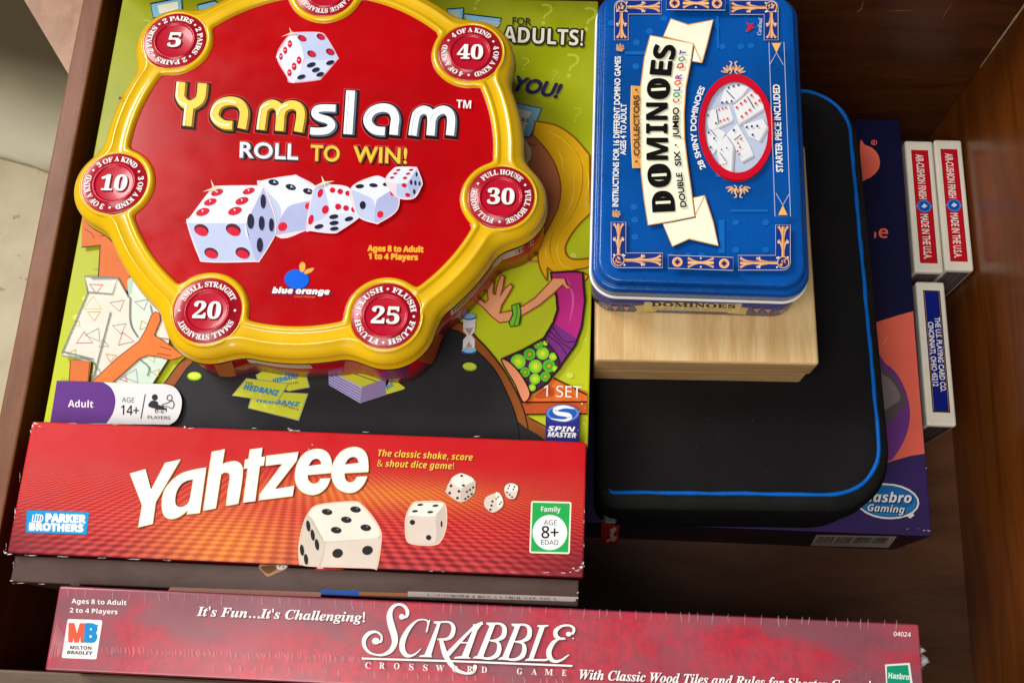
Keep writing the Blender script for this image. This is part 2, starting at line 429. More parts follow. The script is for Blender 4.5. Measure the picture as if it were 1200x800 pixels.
A.poly([(90, 430), (140, 440), (176, 476), (200, 530), (170, 560), (90, 590)], (132, 122, 124), True)
A.done('printed_cover', hb)
A = Art(top(hz), 40); A.view(680, 460, 2.727)
A.poly([(1030, 385), (1052, 402), (1066, 392), (1050, 370)], WHITE)
A.ell(980, 347, 102, 57, WHITE, 4); A.ell(980, 347, 96, 51, (20, 96, 168), 4); A.ell(980, 347, 92, 47, (44, 132, 196), 4); A.ell(984, 338, 84, 36, (30, 112, 180), 4)
A.text('Hasbro', 'boldi', (902, 348), (1056, 352), 31, (14, 50, 110), .02, None, 1, None, 3, 3); A.text('Hasbro', 'boldi', (902, 348), (1056, 352), 31, WHITE, .005)
A.text('Gaming', 'boldi', (916, 378), (1034, 385), 22, (14, 50, 110), .02, None, 1, None, 3, 3); A.text('Gaming', 'boldi', (916, 378), (1034, 385), 22, WHITE)
A.done('maker_logo', hb)
A = Art(front(hy0), 2); A.view(680, 460, 2.727)
A.poly([(755, 453), (1012, 458), (985, 494), (735, 488)], (214, 208, 200))
for i in range(34):
    a = 765 + i * 6.6 + random.uniform(-1, 1)
    if i % 9 != 8: A.poly([(a, 459), (a + random.choice((2, 3, 4)), 459), (a - 12, 478), (a - 14, 478)], (60, 54, 58))
A.done('barcode_label', hb)
A = Art(top(hz), 60); wear(A, [(1088, 622, 3, 1.6), (1082, 621.5, 2.2, 1), (1062, 620, 1.6, .8), (1084, 549, .8, 1.4), (1075, 619.5, 1, .6)]); A.done('worn_corner', hb)

# ------------------------------------------------------------------ black zip case
cz = .1355
cs = thing('zip_case', 'black fabric zip case with blue piping on top of the purple box', 'zip case', (.0252, .0880, hz)); cs.rotation_euler.z = math.radians(1.6)
m, nt, b = newmat('black_canvas'); v, (x, y, z) = coords(nt)
wv = (x * 3600).f('SINE') * (y * 3600).f('SINE'); sp = noise(nt, v, 520, 2).sm(.70, .78)
n0 = noise(nt, v, 12, 4).sm(.3, .7)
nt.links.new(mix(nt, sp * .16, mix(nt, wv * .5 + .5, mix(nt, n0, lin((6, 5, 6)), lin((15, 12, 14))), mix(nt, n0, lin((16, 13, 15)), lin((27, 23, 25)))), lin((120, 112, 108))), b.inputs['Base Color']); b.inputs['Roughness'].default_value = .85
b.inputs['Specular IOR Level'].default_value = .25
bump(nt, b, wv * .5 + n0 * 3.0, .6, .0007); CANVAS = m
RIB = ink((33, 35, 34), .85, 0, 0, .3, 1.0)
cx0, cy0, cx1, cy1 = .0252, .0880, .1882, .352
def L(i, z, r): return rrect(cx0 + max(i, 0) * .3, cy0 + i, cx1 - i, cy1 - i, r, z, 12, .012)
LS = lambda i, z: rrect(cx0 + i * .3, .0848 + i, cx1 - i, cy1 - i, .040, z, 12, .012)
SIDE = ink((8, 8, 9), .9, 0, 0, .1)
loft('shell', [LS(.006, hz + .0005), LS(.0015, hz + .006), LS(.0, hz + .016), LS(.0, .091), L(.0, .096, .038)], [SIDE], cs, None, True, False)
loft('zip_band', [L(.0, .0962, .034), L(-.0012, .098, .035), L(-.0014, .103, .035), L(-.0006, .1065, .035), L(.0005, .108, .034), L(.0005, .113, .034), L(-.0004, .1145, .034), L(-.0004, .119, .034), L(.0012, .1212, .034)], [SIDE], cs, None, False, False)
def LT(i, z, r): return rrect(cx0 + i * .14, cy0 + i * .95, cx1 - i, cy1 - i * .8, r, z, 12, max(.011 - i * .3, .004))
loft('lid', [LT(.0010, .1213, .036), LT(.0006, .1245, .036), LT(.0018, .1275, .036), LT(.0048, .1315, .034), LT(.0078, .1336, .030), LT(.0098, cz - .0010, .028), LT(.016, cz - .0004, .024), LT(.03, cz, .02)], [CANVAS, RIB], cs, [1, 1, 1, 1, 0, 0, 0])
q0 = LT(.0086, cz - .0012, .029); q = []
for i in range(len(q0)):                             # short steps, so that the cord can waver a little
    a, e = Vector(q0[i - 1]), Vector(q0[i]); k = max(1, int((e - a).length / .004))
    for j in range(1, k + 1): q.append(tuple(a + (e - a) * j / k))
q = [(x + .0002 * math.sin(i * .9) * math.sin(i * .37), y + .0002 * math.sin(i * .7 + 1) * math.sin(i * .23), z) for i, (x, y, z) in enumerate(q)]
pw = lambda i: 1 + .16 * math.sin(i * 1.3) * math.sin(i * .41)
n = len(q); vs, fs = [], []
for i, p in enumerate(q):
    a, e = Vector(q[i - 1]), Vector(q[(i + 1) % n]); t = (e - a).normalized(); nn = Vector((t.y, -t.x, 0))
    for k in range(8):
        an = 2 * math.pi * k / 8; vs.append(Vector(p) + nn * math.cos(an) * .00115 * pw(i) + Vector((0, 0, math.sin(an) * .00115 * pw(i))))
for i in range(n):
    for k in range(8): fs.append((i * 8 + k, i * 8 + (k + 1) % 8, ((i + 1) % n) * 8 + (k + 1) % 8, ((i + 1) % n) * 8 + k))
fs = [f for f in fs if min(vs[a].x for a in f) > .0305]
build('piping', vs, fs, ink((0, 98, 192), .55, 0, 0, .12, .6), cs, None, True)
u0, u1, l1, l0 = top(.093)(705, 610), top(.093)(727, 609), top(.060)(722, 638), top(.060)(703, 636)
nn = (u1 - u0).cross(l0 - u0).normalized(); nn = nn if nn.z > 0 else -nn
pl = loft('zipper_pull', [[tuple(q - nn * .0008) for q in (u0, u1, l1, l0)], [tuple(q + nn * .0008) for q in (u0, u1, l1, l0)]], [ink((176, 46, 30), .4)], cs, None, True, True, False, 'small red zipper pull')
gq = lambda a_, b_: u0 + (u1 - u0) * a_ + (l0 - u0) * b_
gq.n = nn; A = Art(gq, 85)
A.stroke([(.72, .2), (.55, .5), (.75, .8)], .2, (226, 196, 178), False); A.stroke([(.3, .78), (.85, .62)], .12, (226, 196, 178), False); A.stroke([(.45, .3), (.8, .25)], .12, (226, 196, 178), False)
A.done('printed_mark', pl)
GREY = ink((120, 122, 124), .3, 0, .6)
box('zipper_slider', u0.x + .001, u0.y - .002, .0925, u0.x + .0085, u0.y + .004, .0965, GREY, cs, .001, 2)

# ------------------------------------------------------------------ pale wooden box
wb = thing('wooden_box', 'plain pale pine box with a lid between the zip case and the blue tin', 'wooden box', (.0202, .1592, cz)); wb.rotation_euler.z = math.radians(1.0)
PINE = wood('pine', (204, 162, 104), (238, 208, 156), (9, .6, 3), .45, .1, .15, 11)
PINE2 = wood('pine_end', (196, 152, 96), (230, 192, 136), (1.2, 8, 6), .5, .05, .15, 11)
wx0, wx1, wy0, wy1 = .0202, .1380, .1592, .288
box('base', wx0 + .0006, wy0 + .0006, cz + .0003, wx1 - .0016, wy1, .1535, PINE2, wb, .0012, 2)
box('lid', wx0, wy0, .1538, wx1, wy1, .1735, PINE2, wb, .0018, 3, None, 0, PINE)

# ------------------------------------------------------------------ blue domino tin
tz = .1738; lz = .2135
dt = thing('domino_tin', 'blue rectangular dominoes tin with a cream ribbon title on the pale wooden box', 'tin', (.0715, .275, tz))
def tinmat(name, rgb, vary=.08, rough=.3, bs=.25, sc=420):
    m, nt, b = newmat(name); v, _ = coords(nt)
    n = noise(nt, v, 22, 4).sm(.3, .7)
    d = tuple(c * (1 - vary) for c in rgb)
    nt.links.new(mix(nt, n, lin(d), lin(rgb)), b.inputs['Base Color'])
    nt.links.new((noise(nt, v, 70, 4) * .2 + (rough - .1)).v, b.inputs['Roughness'])
    b.inputs['Coat Weight'].default_value = .35; b.inputs['Coat Roughness'].default_value = .12
    bump(nt, b, noise(nt, v, sc, 2), bs, .0004)
    return m
BLUE = tinmat('blue_tin', (0, 84, 172), .14, .3, .55, 420); VIO = tinmat('violet_tin', (78, 80, 140)); SILV = ink((246, 244, 238), .3, .2)
def RR(x0, y0, x1, y1, z, r=.013): return rrect(x0, y0, x1, y1, r, z, 12)
loft('body', [RR(.0182, .1874, .1245, .3610, tz + .0002, .012), RR(.0174, .1866, .1253, .3618, tz + .0012, .0125), RR(.0174, .1866, .1253, .3618, .1985, .0125)], [VIO], dt)
def ring(i, z, r=.0145): return RR(.0152 + i, .1846 + i, .1274 - i, .3636 - i, z, r - i * .6)
loft('rolled_rim', [ring(.0012, .1986), ring(.0002, .1990), ring(0, .1998), ring(.0003, .2006), ring(.0010, .2009), ring(.0016, .2007)], [SILV], dt, None, False, False)
def lid(i, z, ri=.6, top_=0): return RR(.0161 + i, .1856 + i, .1263 - i * 1.15, .3626 - i, z, max(.0135 - i * ri, .004))
lidm = loft('lid', [lid(0, .2005), lid(.0002, .2068), lid(.0007, .2083), lid(.0015, .2090), lid(.0021, .2090), lid(.0025, .2089), lid(.0028, .2106), lid(.0032, .2125), lid(.0038, .2133), lid(.0044, lz), lid(.0075, lz)], [BLUE], dt)
A = Art(top(lz), 1)
LB, GOLD, PALE, DKB = (34, 112, 192), (240, 184, 124), (196, 192, 214), (22, 52, 132)
# faint domino pips in the blue ground
for x, y in [(761, 37), (746, 50), (745, 78), (778, 22), (846, 55), (868, 55), (880, 54), (840, 30), (744, 258), (744, 278), (743, 243), (862, 261), (897, 261), (862, 293), (897, 293), (786, 300), (720, 204), (822, 300), (806, 300), (842, 205), (716, 28)]:
    A.ell(x, y, 4.2, 3.6, (20, 102, 188), 0, 10)
for p in [[(842, 258), (849, 258), (849, 297), (842, 297)], [(856, 246), (900, 246), (900, 249), (856, 249)], [(732, 61), (758, 61), (758, 65), (732, 65)], [(839, 20), (842, 20), (843, 58), (840, 58)]]: A.poly(p, (20, 102, 188))
A.done('faint_pattern', dt)
A = Art(top(lz), 26)
def bar(A, p0, p1, hw):                              # one ornamental arm of the frame: gold stem with leaf pairs and pips
    ux, uy = p1[0] - p0[0], p1[1] - p0[1]; l = math.hypot(ux, uy); ux /= l; uy /= l; nx, ny = -uy, ux
    P = lambda t, d: (p0[0] + ux * t * l + nx * d * hw, p0[1] + uy * t * l + ny * d * hw)
    A.stroke([P(0, 0), P(1, 0)], hw * .55, (250, 196, 128), False); A.stroke([P(0, .12), P(1, .12)], hw * .18, (184, 116, 70), False)
    for t0, t1 in ((.32, .62), (.68, 1.0)):
        for sg in (1, -1):
            A.stroke([P(t0, .2 * sg), P(t0 + (t1 - t0) * .6, .4 * sg), P(t1, .95 * sg)], [hw * .12, hw * .35, hw * .55], (226, 170, 132))
    for t in (.14, .55):
        for sg in (1, -1): A.ell(*P(t, .92 * sg), hw * .2, hw * .2, (226, 226, 240), 0, 8)
def frame(A, pts, close=True): A.stroke(pts, .75, PALE, False, close)
def corner(A, c, hx, vy, hw, rx):
    # c: rosette centre; hx: far end of the horizontal arm; vy: far end of the vertical arm; hw: half width
    sx, sy = (1 if hx > c[0] else -1), (1 if vy > c[1] else -1)
    o = hw * 1.45
    pts = [(hx, c[1] - sy * o), (c[0] - sx * o * .1, c[1] - sy * o)] + [(c[0] - sx * o * math.sin(t), c[1] - sy * o * math.cos(t)) for t in (.35, .8, 1.2)] + [(c[0] - sx * o, c[1]), (c[0] - sx * o, vy), (c[0] + sx * o, vy), (c[0] + sx * o, c[1] + sy * o), (hx, c[1] + sy * o)]
    A.poly(pts, DKB); frame(A, pts)
    bar(A, (c[0], c[1]), (hx - sx * 2, c[1]), hw); bar(A, (c[0], c[1]), (c[0], vy - sy * 2), hw)
    A.ell(c[0], c[1], hw * 1.2, hw * 1.2, DKB); A.ell(c[0], c[1], hw * 1.2, hw * 1.2, GOLD, 0, 20, .85)
    for q in range(7): A.ell(c[0] + random.uniform(-.55, .55) * hw, c[1] + random.uniform(-.55, .55) * hw, hw * .35, hw * .16, random.choice([GOLD, (206, 140, 84)]), random.uniform(0, 180), 8)
corner(A, (728, 9.5), 775, 48, 5.6, 1); corner(A, (903, 11), 855, 49, 5.6, 1)
corner(A, (724.5, 307), 776, 262.5, 5.9, 1); corner(A, (916, 310.5), 864, 266.5, 5.9, 1)
for (x0, x1, y, dy) in ((780, 848.5, 9, .6), (782, 857.5, 310.3, 2.6)):
    pts = [(x0, y - 7.6), (x1, y - 7.6 + dy), (x1, y + 7.6 + dy), (x0, y + 7.6)]
    A.poly(pts, DKB); frame(A, pts)
    for t in (.14, .86):
        cx_, cy_ = x0 + (x1 - x0) * t, y + dy * t
        A.ell(cx_, cy_, 6, 5.6, (244, 196, 156)); A.ell(cx_, cy_, 4.4, 4.2, (226, 160, 110)); A.poly([(cx_ - 3.4, cy_), (cx_, cy_ - 3.4), (cx_ + 3.4, cy_), (cx_, cy_ + 3.4)], (54, 40, 96))
    cx_ = (x0 + x1) / 2
    for sg in (1, -1):
        A.stroke([(cx_, y + dy / 2), (cx_ + 15 * sg, y + dy / 2)], 3, (250, 196, 128), False)
        for q in (1, -1): A.stroke([(cx_ + 1 * sg, y + dy / 2 + .8 * q), (cx_ + 8 * sg, y + dy / 2 + 2.2 * q), (cx_ + 15 * sg, y + dy / 2 + 5.2 * q)], [.8, 1.6, 3], (226, 170, 132))
    for q in (1, -1): A.ell(cx_, y + dy / 2 + 5 * q, 1.1, 1.1, (226, 226, 240), 0, 8)
# the long panel at the right
pts = [(899, 55.5), (916.5, 55.5), (924, 258), (906, 258)]
frame(A, pts)
for (ya, yb, xa, xb) in ((55.5, 68, 899.5, 916), (257.5, 245, 906.5, 923.5)):
    xm = (xa + xb) / 2; A.poly([(xm - 5.4, ya + (1 if yb > ya else -1)), (xm + 5.4, ya + (1 if yb > ya else -1)), (xm, yb)], (250, 188, 92))
    for sg in (1, -1): A.stroke([(xm - 8 * sg, ya + (yb - ya) * 2.1), (xm, yb), (xm, yb)], .7, PALE, False)
    A.stroke([(xa + .5, ya + (yb - ya) * 2.1), (xm, yb), (xb - .5, ya + (yb - ya) * 2.1)], .7, PALE, False)
A.done('ornamental_frame', dt)
A = Art(top(lz), 70); CR, RE = (252, 249, 224), (222, 164, 88)
SHD = (10, 40, 96)
up_ = [(777, 45), (785.6, 24.7), (806, 31.6), (835, 26), (828, 54), (822, 76), (809.6, 74), (812, 54)]
lo_ = [(776, 263), (787.4, 290.4), (807, 281.6), (841, 289.6), (835, 262), (825, 231), (810.5, 234), (813.4, 255.6)]
mn_ = [(761.6, 44.4), (785, 48.6), (811.9, 53.8), (808.5, 76), (803, 104), (801, 135), (801.5, 165), (805, 195), (809.5, 226), (813.4, 255.6), (787, 261), (759, 265.6), (754.5, 236), (751, 205), (749.6, 170), (749.4, 135), (750.4, 104), (754.8, 70)]
for pts in (up_, lo_, mn_):
    A.poly([(x + 1.6, y + 1.4) for x, y in pts], SHD); A.poly(pts, CR); A.stroke(pts, 1.3, RE, False, True)
A.stroke([(812, 54), (816, 64), (822, 76)], 1.0, RE, False); A.stroke([(813.4, 255.6), (821, 240), (825, 231)], 1.0, RE, False)
st_ = [(739.5, 103), (750, 104), (749.4, 135), (749.6, 170), (750.6, 199), (741, 199), (739.2, 165), (738.6, 140)]
A.poly(st_, (232, 168, 88)); A.stroke(st_, .8, (250, 214, 150), False, True)
A.done('ribbon', dt)
A = Art(top(lz), 100)
INK = (20, 18, 16)
for ch, y1, y0, xb, hh in (('D', 249.4, 226, 789.2, 25.5), ('O', 221, 194.5, 784.6, 25.5), ('M', 190, 165, 781.5, 24), ('I', 159, 148.5, 781, 24), ('N', 143.5, 124, 781, 24), ('O', 120, 96.5, 783.5, 25), ('E', 92, 76, 786, 24), ('S', 73.5, 57.5, 790, 24.5)):
    tl = 1.4 if y1 > 200 else (-1.6 if y1 < 130 else 0)
    A.text(ch, 'bold', (xb + tl * .6, y1), (xb - tl * .6, y0), hh, INK, .012, (-hh, tl))
    if ch in 'DO':
        ym = (y1 + y0) / 2 + (2 if ch == 'D' else 0)
        A.poly([(xb - hh * 1.0, ym - 9), (xb - 1, ym - 9), (xb - 1, ym + 9), (xb - hh * 1.0, ym + 9)] if 0 else [(xb - hh * .8, ym - 5.5), (xb - hh * .2, ym - 5.5), (xb - hh * .2, ym + 5.5), (xb - hh * .8, ym + 5.5)], INK)
        A.stroke([(xb - hh * .84, ym + .6), (xb - hh * .16, ym - .4)], 3.1, CR, False)
def xarc(y, pts):
    for (a, xa), (b_, xb) in zip(pts, pts[1:]):
        if b_ <= y <= a:
            t = (y - a) / (b_ - a); return xa + (xb - xa) * t
    return pts[0][1] if y > pts[0][0] else pts[-1][1]
arc = [(246, 803.5), (225, 800.3), (200, 797.3), (175, 795), (150, 794), (125, 794.6), (105, 796), (85, 799), (62, 803.5)]
def sub(t, y1, y0, col, h=6.6):
    A.text(t, 'gill', None, None, h, col, .026, warp=lambda u, v: (xarc(y1 + (y0 - y1) * u, arc) - v * h, y1 + (y0 - y1) * u + (v * .35 if y1 > 190 else 0)))
sub('DOUBLE', 245.5, 205.5, INK); sub('SIX', 197.5, 180, INK); A.ell(791, 173.5, 1.2, 1.2, INK, 0, 8); sub('JUMBO', 165.5, 129.5, INK)
for ch, y1, y0, c in (('C', 124, 119.5, (224, 56, 40)), ('O', 118, 112, (28, 160, 84)), ('L', 110.5, 106, (40, 92, 190)), ('O', 104, 98, (222, 84, 44)), ('R', 96.5, 91, (140, 46, 150)), ('D', 84, 78, (214, 60, 44)), ('O', 76, 70.5, (28, 160, 84)), ('T', 68.5, 63, (70, 64, 160))): sub(ch, y1, y0, c, 7)
A.text('COLLECTORS', 'gill', (748.6, 186.5), (748.4, 115.5), 6.4, (96, 62, 34), .03, (-6.4, 0))
A.ell(745, 193, 1.4, 1.4, (96, 62, 34), 0, 8); A.ell(745, 109.5, 1.4, 1.4, (96, 62, 34), 0, 8)
A.done('title_lettering', dt)
A = Art(top(lz), 26)
A.text('INSTRUCTIONS FOR 16 DIFFERENT DOMINO GAMES', 'gill', (724.2, 243), (727.2, 67), 6.6, WHITE, .026, (-6.6, 0))
A.text('AGES 4 TO ADULT', 'gill', (733.2, 182.5), (734, 122.5), 6.4, WHITE, .026, (-6.4, 0))
A.text('STARTER PIECE INCLUDED', 'gill', (917, 202.5), (913, 100), 7.4, WHITE, .03, (-7.4, 0))
def w28(u, v):
    y = 197.5 - 93.5 * u; x = 815.6 + 11 * ((y - 150) / 47) ** 2; sl = 22 * (y - 150) / 2209; l = math.hypot(1, sl)
    return (x - v * 6.4 / l, y + v * 6.4 * sl / l)
A.text('28 SHINY DOMINOES', 'gill', None, None, 7, WHITE, .03, warp=w28)
A.text('Cardinal', 'serifi', (891.5, 42.5), (893, 22.5), 4.6, (214, 214, 226), 0, (-4.6, 0))
A.poly([(873.5, 26.5), (878, 29.5), (882, 28.2), (881.4, 32), (884.4, 33.6), (880.6, 35.2), (876.5, 38.4), (873.6, 38.6), (876, 33.4), (876, 30)], (210, 36, 44)); A.stroke([(876, 32.5), (881, 32)], .8, (20, 60, 150), False)
def fan(cx, cy, sg, k=1.0, flip=1):                 # a small gold scallop made of petals round a curled stem
    bx, by = cx + sg * 3.5, cy + 6.5 * flip
    for q in range(5):
        a = math.radians(12 + q * 27); l = 9.5 - .5 * q
        mx, my = bx + sg * math.cos(a) * l, by - flip * math.sin(a) * l
        A.ell((bx + mx) / 2 + sg * math.cos(a) * 2, (by + my) / 2 - flip * math.sin(a) * 2, l * .46, 1.25, (236, 188, 146) if q % 2 else (214, 158, 116), -math.degrees(a) * sg * flip + (0 if sg > 0 else 0), 10)
    A.stroke([(cx + sg * 4.5, cy - 7 * flip), (cx + sg * 1.6, cy - 5.5 * flip), (cx + sg * 2.8, cy), (cx + sg * 1.6, cy + 5 * flip), (cx + sg * 4.5, cy + 7.5 * flip)], [.8, 1.6, 1.4, 1.6, .8], (238, 192, 150))
fan(859.5, 80.5, 1); fan(858.5, 80.5, -1); fan(865, 226, 1, 1, -1); fan(864, 226, -1, 1, -1)
for cx_, cy_ in ((726, 58), (721.5, 252)):
    for q in range(5):
        a = math.radians(-50 + q * 42 + (0 if cy_ < 100 else 0)); A.stroke([(cx_ - 4, cy_ + 3), (cx_ + 5.5 * math.cos(a), cy_ - 5 * math.sin(a) * .9)], [.6, 2.2], (214, 160, 120), False)
A.done('printed_lettering', dt)
# oval picture of scattered dominoes
A = Art(top(lz), 26)
A.ell(862, 152, 43.6, 62, (206, 16, 40), -3, 48); A.ell(862.6, 152, 36.8, 54.8, (190, 202, 226), -3, 48)
A.view(810, 60, 4.446)
T1, T2 = (236, 238, 242), (196, 198, 204)
def tile(pts, thick, c=T1):
    A.poly([(x + thick[0], y + thick[1]) for x, y in pts], (168, 172, 182)); A.poly([(x + thick[0] * .5, y + thick[1] * .5) for x, y in pts], T2); A.poly(pts, c)
tile([(178, 186), (240, 172), (296, 190), (262, 238), (215, 274), (150, 270)], (10, 8))
tile([(84, 316), (196, 288), (216, 352), (214, 366), (100, 420), (80, 380)], (4, 14))
tile([(218, 290), (310, 214), (350, 235), (374, 288), (372, 305), (248, 384)], (6, 16))
tile([(270, 388), (370, 358), (392, 400), (350, 474), (300, 450)], (14, 10))
tile([(80, 428), (140, 408), (176, 430), (150, 480), (112, 540), (80, 500)], (6, 6))
tile([(180, 440), (238, 384), (300, 492), (322, 546), (262, 580), (226, 510)], (6, 12))
tile([(128, 500), (178, 446), (214, 500), (204, 660), (150, 612)], (14, 6))
RD, NV, GN = (206, 52, 56), (40, 60, 140), (60, 130, 100)
def pips(l, c, rx=5.5, ry=6.5):
    for x, y in l: A.ell(x, y, rx, ry, c, 20, 8)
pips([(193, 198), (218, 190), (243, 184), (158, 275), (182, 272), (208, 268)], (96, 60, 120)); A.stroke([(180, 212), (222, 256)], 4, (40, 40, 60), False)
pips([(142, 312), (160, 306), (177, 302), (150, 372), (168, 366), (186, 360)], (226, 96, 90)); pips([(84, 342), (126, 384)], GN); A.stroke([(128, 312), (140, 386)], 4, (50, 60, 80), False)
pips([(234, 302), (256, 282), (276, 268), (260, 350), (282, 332), (302, 316), (310, 240), (328, 222), (332, 282), (352, 268)], (226, 78, 64), 7, 7.5); A.stroke([(288, 246), (324, 308)], 4, (40, 40, 60), False)
pips([(286, 406), (312, 402), (340, 400), (316, 446), (218, 422)], NV, 6, 7); A.stroke([(220, 474), (256, 446)], 4, (40, 40, 60), False)
pips([(256, 468), (240, 490), (250, 512), (238, 532), (246, 548)], RD, 5, 6); pips([(88, 436), (116, 466), (98, 512)], NV, 5.5, 6.5)
pips([(180, 516), (154, 524)], GN, 4, 5); pips([(150, 606), (164, 602), (178, 598)], (200, 60, 110), 3, 6); A.stroke([(96, 420), (126, 458)], 3, (40, 40, 60), False); A.stroke([(144, 540), (178, 586)], 3, (90, 100, 120), False)
A.view(); A.ell(862, 152, 43.6, 62, (206, 16, 40), -3, 48, .855)
A.done('oval_picture', dt)
# the front of the body: small ribbon title and ornaments
A = Art(front(.1865), 2)
A.view(690, 340, 4.615)
rb = [(300, 62), (560, 68), (830, 72), (812, 118), (560, 110), (296, 104)]
A.poly([(246, 84), (300, 78), (300, 100), (370, 108), (355, 116), (246, 120), (262, 104)], (226, 204, 132)); A.poly([(866, 96), (826, 90), (812, 112), (740, 112), (756, 124), (850, 132), (852, 114)], (226, 204, 132))
A.poly(rb, (236, 218, 152)); A.text('DOMINOES', 'serif', (338, 84), (792, 96), 20, (42, 36, 30), .03)
A.text('DOUBLE SIX  JUMBO COLOR DOT', 'gill', (345, 99), (775, 108), 6, (96, 80, 60))
for x, y in ((142, 96), (204, 98), (908, 108), (970, 110)):
    A.poly([(x - 22, y - 14), (x + 22, y - 13), (x + 20, y + 13), (x - 20, y + 12)], (92, 92, 150)); A.poly([(x - 18, y - 10), (x + 18, y - 10), (x, y + 11)], (226, 160, 104))
for x, y in ((86, 90), (1050, 112)): A.ell(x, y, 16, 9, (200, 180, 180), 0, 14, .55)
A.done('front_title', dt)

# ------------------------------------------------------------------ round dice game tin with seven badges
SX, SY, SZ, YZ = -.13255, .25486, .1732, .218        # centre, base height, plateau height
yt = thing('dice_game_tin', 'round red tin with yellow rim and seven numbered badges on the lime green box', 'tin', (SX, SY, SZ))
BAD = [('LARGE STRAIGHT', '', (-.13399, .3541), 2, 90), ('2 PAIRS', '5', (-.21365, .3195), 4, 90), ('3 OF A KIND', '10', (-.23307, .23303), 3, 90), ('SMALL STRAIGHT', '20', (-.17461, .16477), 2, 92), ('FLUSH', '25', (-.08515, .16512), 4, 45), ('FULL HOUSE', '30', (-.03126, .23127), 3, 90), ('4 OF A KIND', '40', (-.0519, .3159), 3, 90)]
def smin(a, b, k):
    h = max(k - abs(a - b), 0) / k; return min(a, b) - h * h * k * .25
def sdo(x, y, R_=.1118, rl=.0234):
    d = math.hypot(x, y) - R_; e = min(math.hypot(x - (c[0] - SX), y - (c[1] - SY)) for _, _, c, _, _ in BAD) - rl
    return smin(d, e, .007)
def sdp(x, y):
    d = math.hypot(x, y) - .0963; e = min(math.hypot(x - (c[0] - SX), y - (c[1] - SY)) for _, _, c, _, _ in BAD) - .0208
    return -smin(-d, e, .0022)
NT = 480
def level(fn, d, inward):
    out = []
    for i in range(NT):
        t = 2 * math.pi * i / NT; c, s_ = math.cos(t), math.sin(t)
        if inward:
            r = .14
            while fn(r * c, r * s_) > d: r -= .0006
            lo, hi = r, r + .0006
        else:
            r = .06
            while fn(r * c, r * s_) < d: r += .0006
            lo, hi = r - .0006, r
        for _ in range(12):
            m_ = (lo + hi) / 2
            if (fn(m_ * c, m_ * s_) > d): hi = m_
            else: lo = m_
        out.append((SX + lo * c, SY + lo * s_))
    return out
def at(l, z): return [(x, y, z) for x, y in l]
YEL = tinmat('yellow_tin', (238, 190, 8), .08, .3, .07, 160); yb_ = YEL.node_tree.nodes['Principled BSDF']; yb_.inputs['Coat Weight'].default_value = .8; yb_.inputs['Coat Roughness'].default_value = .05; REDT = tinmat('red_tin', (186, 0, 10), .07, .22, .06, 60); REDT.node_tree.nodes['Principled BSDF'].inputs['Coat Weight'].default_value = .08
DKRED = tinmat('red_tin_side', (184, 14, 26), .2, .3, .1)
out_l = [(0, -.0128), (-.0007, -.0122), (-.0007, -.0114), (0, -.0108), (0, -.0054), (.0005, -.0042), (.0016, -.0030), (.0032, -.0019), (.0046, -.0010), (.0054, -.0003), (.0060, .0001), (.0067, .0000), (.0073, -.0004)]
in_l = [(.0044, -.0004), (.0038, -.0003), (.0032, .0001), (.0026, .0007), (.0016, .0007), (.0007, .0002), (.0002, -.0006), (0, -.0012)]
loops = [at(level(sdo, -d, True), YZ + h) for d, h in out_l] + [at(level(sdp, d, False), YZ + h) for d, h in in_l]
PZ = YZ - .0012
o = loft('lid', loops + [at(level(sdp, -.0006, False), PZ)], [YEL, REDT], yt, [0] * (len(loops) - 1) + [1], False, True)
A_ = [at(level(sdo, .0004, True), YZ - .0134), at(level(sdo, .0009, True), YZ - .0131), at(level(sdo, .0009, True), YZ - .0128), at(level(sdo, .0002, True), YZ - .0126)]
loft('seam', A_, [ink((46, 36, 26), .3, 0, .6)], yt, None, False, False)
o = loft('body', [at(level(sdo, -.002, True), SZ), at(level(sdo, -.0012, True), SZ + .001), at(level(sdo, -.0012, True), YZ - .0126)], [DKRED], yt)
# worn prints round the body: blurred orange shapes and a pale strip with tiny writing
def onbody(u, v):                                    # u: degrees round the tin, v: height
    t = math.radians(u); c, s_ = math.cos(t), math.sin(t); r = .14
    while sdo(r * c, r * s_) > -.0008: r -= .00004
    return Vector((SX + r * c, SY + r * s_, SZ + v))
class BodyArt(Art):
    pass
g = lambda u, v: onbody(u, v); g.n = Vector((0, 0, 0))
A = Art(g, 0)
def patch(u0, u1, v0, v1, c, sk=0):
    n = 8; A.raw([(u0 + (u1 - u0) * i / n + (sk if j else 0), v0 if not j else v1) for j in (0, 1) for i in range(n + 1)], [(i, i + 1, n + 2 + i, n + 1 + i) for i in range(n)], c)
patch(-103, -86, .0195, .0275, (220, 206, 200)); patch(-57, -50, .004, .03, (214, 96, 40), -3); patch(-80, -72, .002, .031, (206, 90, 44), 4); patch(-112, -108, .004, .03, (196, 110, 40), 2); patch(-124, -121, .006, .022, (206, 130, 40))
patch(-46, -18, .019, .027, (214, 196, 186)); patch(-70, -64, .01, .031, (130, 40, 110), 3)
for i in range(34):
    u = -45 + i * .8; patch(u, u + .45, .0205, .0255, (150, 40, 36))
for i in range(20):
    u = -102 + i * .8; patch(u, u + .45, .0215, .0255, (190, 150, 110))
A.done('body_print', yt)
BR1, BR2 = tinmat('badge_red', (170, 12, 36), .05, .3, .04, 100), tinmat('badge_centre', (192, 14, 44), .05, .28, .04, 100)
